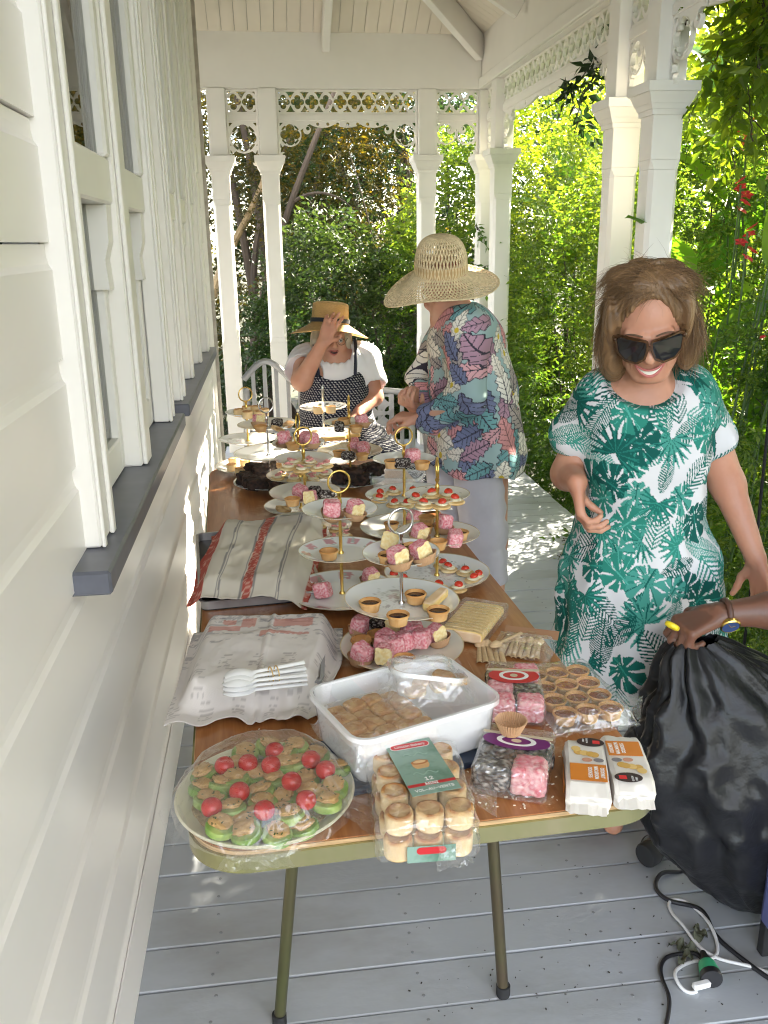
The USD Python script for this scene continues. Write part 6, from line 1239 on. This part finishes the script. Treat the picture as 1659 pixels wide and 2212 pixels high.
f3 = sd(D3); v, f = iso(lambda p: np.maximum(f3(p)+.006*noise(np.c_[p[:,0]*1.2, p[:,1]*1.2, p[:,2]*2], 9)+.004*noise(p, 22, 3), -(p[:,2]-.275)), *bounds(D3), .0075); P(w2, 'trousers', (v, f), mat('lavender_cotton', (.47,.45,.50), .85, var=.05, vs=14., bump=.0006, bs=150.), smooth=True, W=True)
# straw hat of woven strips with open holes
hat = T('straw_hat', 'wide floppy open-weave straw hat worn by the standing person', 'hat', (.634, 3.3, 1.49))
straw = mat('straw', (.70,.56,.34), .7, var=.18, vs=60.)
def hatsurf(u, t):   # u: angle, t: 0 crown top .. 1 crown foot .. 2 brim edge
    R_ = np.where(t < 1, .096*np.sin(np.clip(t, 0, 1)*np.pi/2)**.78, .096+(t-1)*(.102+.016*np.cos(u*2+.7))); hz_ = np.where(t < 1, .132*(1-np.clip(t, 0, 1)**2.5), 0)
    br = np.clip(t-1, 0, 1); hz_ = hz_+br*(-.050+.052*np.cos(u-.35)**2*np.cos(u-.35)*.9-.020*np.cos(2*u+.4)-.014*np.sin(3*u))-.012*np.sin(br*np.pi)
    return np.stack([R_*np.cos(u), R_*np.sin(u)*1.02, hz_], -1)
ms = []; NU, NT = 60, 22; HT = mat4((.634,3.3,1.487), 0, (4,-6))
def straw_strip(u0, du, t0, t1, n, r): t = np.linspace(t0, t1, n); return tube(hatsurf(u0+du*(t-t0), t), r, 4, False)
for k in range(46):
    u0 = k*2*np.pi/46
    for s in (-1, 1): ms.append(straw_strip(u0, s*.62, .16, 1.0, 14, .0029)); 
for k in range(66):
    u0 = k*2*np.pi/66
    for s in (-1, 1): ms.append(straw_strip(u0, s*.42, 1.0, 1.97, 15, .0031))
cap_ = hatsurf(*np.meshgrid(np.linspace(0, 2*np.pi, 40), np.linspace(.001, .24, 6)))
P(hat, 'weave', mv(cat(ms+[sheet(cap_)]), (0,0,0), 0, (13,-3)), straw, smooth=True)
uu = np.linspace(0, 2*np.pi, 90); P(hat, 'brim_edge', mv(cat([tube(hatsurf(uu, np.full(90, 1.98+.012*(np.arange(90) % 2))), .0034, 6, False)]), (0,0,0), 0, (13,-3)), straw, smooth=True)
g = np.stack([hatsurf(uu, np.full(90, t))*[1.012,1.012,1]+[0,0,0] for t in (.90, .96, 1.0)]); g[0,:,2] += .004; g[-1,:,2] -= .002
P(hat, 'band', mv(shell(g[:, ::-1], .001), (0,0,0), 0, (13,-3)), mat('tan_band', (.50,.32,.14), .7, var=.08, vs=30.), smooth=True)

# ---- the seated woman shading her face
w1 = T('person', 'seated person in white blouse and navy spotted pinafore with a hand raised to her hat', 'person', (.32, 4.45, 0))
hc1 = V(716, 728, y=4.42); HM1 = frame((.10,-.98,-.16), (.08,0,1), hc1, 1.0); s1, s2 = np.array([.175,4.47,1.03]), np.array([.465,4.47,1.03]); e1, w1w = V(652, 822, y=4.27), V(697, 742, y=4.24); e2, w2w = V(806, 856, y=4.44), V(775, 890, y=4.30)
Q = head(HM1)+[('c', hc1+[0,.03,-.06], (.315,4.47,1.03), .056, .064, .03), ('c', s1, s2, .068, .068, .05), ('c', (.315,4.47,.98), (.315,4.5,.6), .15, .17, .05), ('c', s1, e1, .062, .05, .03), ('c', e1, w1w, .048, .029, .02), ('c', s2, e2, .062, .05, .03), ('c', e2, w2w, .048, .028, .02),
 ('c', (.22,4.5,.52), (.24,4.12,.52), .10, .075, .03), ('c', (.41,4.5,.52), (.46,4.12,.52), .10, .075, .03), ('c', (.24,4.12,.50), (.24,4.15,.09), .07, .038, .02), ('c', (.46,4.12,.50), (.47,4.15,.09), .07, .038, .02), ('c', (.24,4.15,.05), (.24,4.0,.03), .034, .027, .02), ('c', (.47,4.15,.05), (.48,4.0,.03), .034, .027, .02)]
Q += hand(w1w, (.45,.0,1), (.3,1,-.2), .17, (.18,.3,.25), -1, .10, .4)+hand(w2w, (-.6,-.5,-.3), (0,-.2,-1), .165, (.35,.45,.3), 1, .08, .5)
P(w1, 'body', body(Q, .0058), skin_a, smooth=True, W=True)
eyeballs(w1, HM1)
D4 = [('c', s1+[.02,0,-.01], s2+[-.02,0,-.01], .088, .088, .04), ('c', (.315,4.47,.98), (.315,4.48,.80), .16, .165, .05), ('c', s1, s1*.48+e1*.52+[0,.01,0], .088, .094, .04), ('c', s2, s2*.35+e2*.65, .088, .088, .04), ('c', (.26,4.42,1.045), (.37,4.42,1.045), .075, .075, .03), ('E', frame((0,-1,0), loc=(.315,4.40,1.09)), (.085,.12,.065), .012)]
D4 += [('C', e1+(s1-e1)*.30, e1+(s1-e1)*-.2, .10, .10, .005), ('C', e2+(s2-e2)*.16, e2+(s2-e2)*-.2, .085, .09, .005)]
f4 = sd(D4); v, f = iso(lambda p: f4(p)+.006*noise(p, 16)+.003*np.sin(np.arctan2(p[:,0]-.315, 4.47-p[:,1])*26)*np.clip((p[:,2]-1.0)/.05, 0, 1), *bounds(D4), .0065); P(w1, 'blouse', (v, f), mat('white_cotton', (.74,.73,.76), .85, bump=.0004, bs=300.), smooth=True, W=True)
D5 = [('c', (.315,4.465,.93), (.315,4.48,.62), .172, .205, .06), ('c', (.25,4.47,.60), (.27,4.12,.55), .15, .13, .06), ('c', (.40,4.47,.60), (.50,4.12,.55), .15, .14, .06), ('c', (.27,4.10,.54), (.26,4.12,.25), .14, .19, .06), ('c', (.50,4.10,.54), (.60,4.12,.25), .15, .20, .06), ('c', (.45,4.3,.60), (.66,4.25,.44), .14, .12, .06), ('E', frame((0,-1,0), loc=(.315,4.36,1.06)), (.125,.20,.105), .02), ('C', (.315,4.66,1.0), (.315,4.66,.85), .10, .10, .02)]
f5 = sd(D5); v, f = iso(lambda p: f5(p)+.007*noise(p, 9)+.005*np.sin(p[:,0]*45+6*noise(p, 5))*np.clip((.6-p[:,2])*4, 0, 1), *bounds(D5), .0068); m = trimesh.Trimesh(v, f, process=False).subdivide(); v, f = np.array(m.vertices), np.array(m.faces)
uv = np.c_[np.arctan2(v[:,0]-.315, 4.5-v[:,1])*.2, v[:,2]-.6*np.clip(4.3-v[:,1], 0, .3)]; q0 = uv/[.017,.0115]; q0[:,0] += .5*(np.floor(q0[:,1]) % 2); fr = q0-np.floor(q0)-.5; col = np.tile([.014,.017,.035], (len(v),1)); col[(np.abs(fr[:,0]) < .27) & (np.abs(fr[:,1]+.12*np.sin(fr[:,0]*9)) < .15)] = (.55,.55,.56)
P(w1, 'pinafore', (v, f), vmat('pinafore_cloth', .85, spec=.2), smooth=True, col=col, W=True, label='navy pinafore covered in small white dashes')
for s, x in ((s1, .225), (s2, .405)): P(w1, 'strap', tube(spline([(x,4.315,.985), (x+(x-.315)*.1,4.35,1.10), (x+(x-.315)*.15,4.47,1.135), (x,4.58,1.05)], 20), .009, 6), mat('navy_strap', (.014,.017,.035), .8), smooth=True, W=True)
hq = [el(HM1, (0,.02,.03), (.084,.095,.085), .02), el(HM1, (-.074,.0,-.035), (.030,.05,.075), .03), el(HM1, (.076,.0,-.035), (.030,.05,.078), .03), el(HM1, (0,.07,-.03), (.07,.04,.08), .03), ('E', HM1@np.array([[1,0,0,0],[0,1,0,-.105],[0,0,1,-.035],[0,0,0,1.]]), (.066,.085,.108), .012)]
v, f = iso(lambda p: sd(hq)(p)+.004*noise(p*[1,1,.3], 60), *bounds(hq), .005); P(w1, 'hair', (v, f), hairm, smooth=True, col=ncol(v, (.42,.36,.27), (.62,.56,.46), 30), W=True)
P(w1, 'open_mouth', (lambda g: (g[0]@HM1[:3,:3].T+HM1[:3,3], g[1]))(mv(rock((.032,.010,.017), 2, .05, 1, 2, False), (0,-.094,-.060))), dkm, smooth=True, W=True)
stroke(w1, 'upper_lip', HM1, [(-.020,-.088,-.048), (-.008,-.099,-.042), (0,-.100,-.043), (.008,-.099,-.042), (.020,-.088,-.048)], .0036, lipm); stroke(w1, 'lower_lip', HM1, [(-.018,-.088,-.052), (0,-.098,-.063), (.018,-.088,-.052)], .004, lipm)
gm_ = mat('spectacle_frame', (.05,.03,.02), .3)
for s in (-1, 1): stroke(w1, 'spectacles', HM1, [(s*.031+.019*math.cos(a), -.104, .004+.015*math.sin(a)) for a in np.linspace(0, 6.28, 13)], .0013, gm_, 26); stroke(w1, 'spectacles', HM1, [(s*.05,-.102,.008), (s*.078,-.03,.008)], .0013, gm_)
h1 = T('straw_hat', 'small tan straw hat with a dark band on the seated person', 'hat', hc1+[-.005,.01,.062]); tanh = mat('tan_straw', (.50,.30,.11), .75, var=.15, vs=90., bump=.0012, bs=300., stretch=(1,1,4))
U, Tt = np.meshgrid(np.linspace(0, 2*np.pi, 73), np.linspace(0, 2, 40), indexing='ij'); crn = Tt < 1
R_ = np.where(crn, .088*np.clip(Tt/.55, 0, 1)**.45*(1+.12*np.clip(Tt-.55, 0, 1)), .093+(Tt-1)*.088); Z_ = np.where(Tt < .55, .108-.012*(Tt/.55)**2, np.where(crn, .096*(1-(Tt-.55)/.45), -(Tt-1)*.045*(1+.25*np.cos(2*U)))+0.)
g = np.stack([R_*np.cos(U)*(1+.06*(Tt > 1)*(Tt-1)), R_*np.sin(U)*1.08, Z_], -1); P(h1, 'crown_and_brim', mv(shell(g, .003), (0,0,0), 0, (-6, 5)), tanh, smooth=True)
gb = np.stack([np.stack([.0965*np.cos(uu), .104*np.sin(uu), 0*uu+z], -1) for z in (.026, .006)]); P(h1, 'band', mv(shell(gb, .0015), (0,0,0), 0, (-6, 5)), mat('dark_band', (.02,.022,.03), .7), smooth=True)

# ---- the arm with the watch reaching in from the right, and the bag it holds
w4 = T('person', 'brown-skinned arm with watch and yellow band reaching in from the right, holding a black bag', 'person', (1.5, 1.75, 0))
wr = V(1556, 1326, y=1.73); eb_ = np.array([1.235,1.70,.800]); sh_ = np.array([1.42,1.78,1.06])
Q = [('c', wr, wr*.55+eb_*.45, .0265, .040, .02), ('c', wr*.55+eb_*.45, eb_, .040, .043, .02), ('c', eb_, sh_, .045, .056, .03), ('c', sh_, (1.62,1.86,1.10), .07, .08, .05), ('c', (1.60,1.86,1.10), (1.60,1.86,.75), .15, .16, .06), ('c', (1.60,1.86,1.10), (1.58,1.83,1.34), .06, .055, .04)]
Q += head(frame((-.8,-.2,-.5), loc=(1.55,1.80,1.42)))+[('c', (1.52,1.86,.75), (1.50,1.86,.08), .10, .045, .03), ('c', (1.68,1.88,.75), (1.68,1.88,.08), .10, .045, .03), ('c', (1.50,1.86,.05), (1.34,1.82,.03), .038, .03, .02), ('c', (1.68,1.88,.05), (1.52,1.84,.03), .038, .03, .02)]
Q += hand(wr, (-.93,-.03,-.28), (-.30,.15,-.95), .185, (.85,1.0,.6), -1, .03, .9)
P(w4, 'body', body(Q, .0042), skin_d, smooth=True, W=True)
D6 = [('c', (1.60,1.86,1.12), (1.60,1.86,.70), .17, .185, .06), ('c', sh_, sh_*.6+eb_*.4, .075, .072, .03), ('c', (1.45,1.80,1.1), (1.72,1.9,1.1), .085, .085, .05)]; v, f = body(D6, .012); P(w4, 'shirt', (v, f), mat('green_shirt', (.12,.16,.12), .85), smooth=True, W=True)
D7 = [('c', (1.54,1.86,.80), (1.52,1.86,.14), .13, .075, .04), ('c', (1.68,1.88,.80), (1.68,1.88,.14), .13, .075, .04)]; v, f = body(D7, .012); P(w4, 'trousers', (v, f), mat('dark_trousers', (.02,.02,.03), .85), smooth=True, W=True)
aw = (eb_-wr)/np.linalg.norm(eb_-wr); wtc = wr+aw*.012; FW = frame(-aw, (0,0,1), wtc)
v, f = ring(.0305, .0055, 40, 8); v = np.stack([v[:,0], v[:,2]*1.3, v[:,1]*1.02], 1); wt = P(w4, 'watch_strap', (v@FW[:3,:3].T+FW[:3,3], f), mat('brown_leather', (.06,.022,.012), .5), smooth=True, W=True)
wp_ = np.array([-.10,-.86,-.50]); wp_ -= aw*(wp_@aw); wp_ /= np.linalg.norm(wp_); x_ = np.cross(wp_, aw)
def wmesh(m): v, f = VF(m); return wtc+v[:,:1]*aw+v[:,1:2]*x_+v[:,2:]*wp_, f[:, ::-1]
P(wt, 'watch_case', wmesh(rev([(1e-5,.027), (.021,.027), (.0225,.030), (.0225,.036), (.020,.0385), (.0185,.0375), (1e-5,.0372)], 36)), gold, smooth=40, W=True); P(wt, 'watch_dial', wmesh(rev([(.0186,.0382), (1e-5,.0384)], 32)), mat('blue_dial', (.03,.05,.12), .15), W=True)
for a_, l_ in ((.4, .010), (2.2, .014)): P(wt, 'watch_hand', wmesh(tube([(0,0,.0388), (l_*math.cos(a_), l_*math.sin(a_), .0388)], .0007, 5)), gold, W=True)
v, f = ring(.0130, .0042, 30, 8); yb = V(1452, 1352, y=1.715); FY = frame((-.55,-.25,-.8), (0,0,1), yb); P(w4, 'yellow_band', (np.stack([v[:,0], v[:,2]*1.4, v[:,1]], 1)@FY[:3,:3].T+FY[:3,3], f), mat('yellow_rubber', (.75,.58,.02), .4), smooth=True, W=True)
bag = T('rubbish_bag', 'large shiny black plastic rubbish bag hanging from the hand to the deck', 'bag', (1.06, 1.64, 0))
n1, n2 = 150, 90; th, t = np.meshgrid(np.linspace(0, 2*np.pi, n1), np.linspace(0, 1, n2), indexing='ij')
zt = .725*t; pr = np.interp(t, [0,.03,.12,.35,.6,.8,.92,.97,1], [.02,.14,.19,.26,.265,.19,.12,.085,.05]); cxb = np.interp(t, [0,.3,.6,.85,1], [1.20,1.12,1.07,1.00,.925]); cyb = np.interp(t, [0,.3,.7,1], [1.72,1.70,1.71,1.73])
fold = .12*np.sin(th*9+3*t+1.5*np.sin(th*3))*(.35+t)+.07*np.sin(th*17-5*t)*(.3+t); nz = fbm(np.stack([np.cos(th)*1.3, np.sin(th)*1.3, t*2.4], -1).reshape(-1,3), 2.2, 4, 6).reshape(th.shape); cr_ = 1-2*np.abs(noise(np.stack([np.cos(th)*2, np.sin(th)*2, t*3.5], -1).reshape(-1,3), 2.3, 4)).reshape(th.shape)
rad = pr*(1+fold*.42+.12*nz+.08*cr_); g = np.stack([cxb+rad*np.cos(th)*1.05, cyb+rad*np.sin(th)*.62, np.maximum(zt+.02*nz*(t > .05), .003)], -1)
P(bag, 'plastic', sheet(g), mat('black_plastic', (.008,.008,.009), .34, bump=.0025, bs=30., spec=.30), smooth=True, W=True)
bl = T('blue_crate', 'corner of a violet-blue plastic crate beside the black bag at the right edge', 'crate', (1.18, 1.42, 0))
o = rrect(.26, .30, .03, -.13, -.15); P(bl, 'wall', mv(extrude(o.difference(o.buffer(-.006)), .30), (0,0,.1)), mat('violet_plastic', (.09,.10,.24), .4)); P(bl, 'base', mv(extrude(o.buffer(-.007), .006), (0,0,.1)), mat('violet_plastic')); 
for sx in (-1, 1):
    for sy in (-1, 1): P(bl, 'foot', box(sx*.11-.012, sx*.11+.012, sy*.13-.012, sy*.13+.012, 0, .0995, .002), rub)
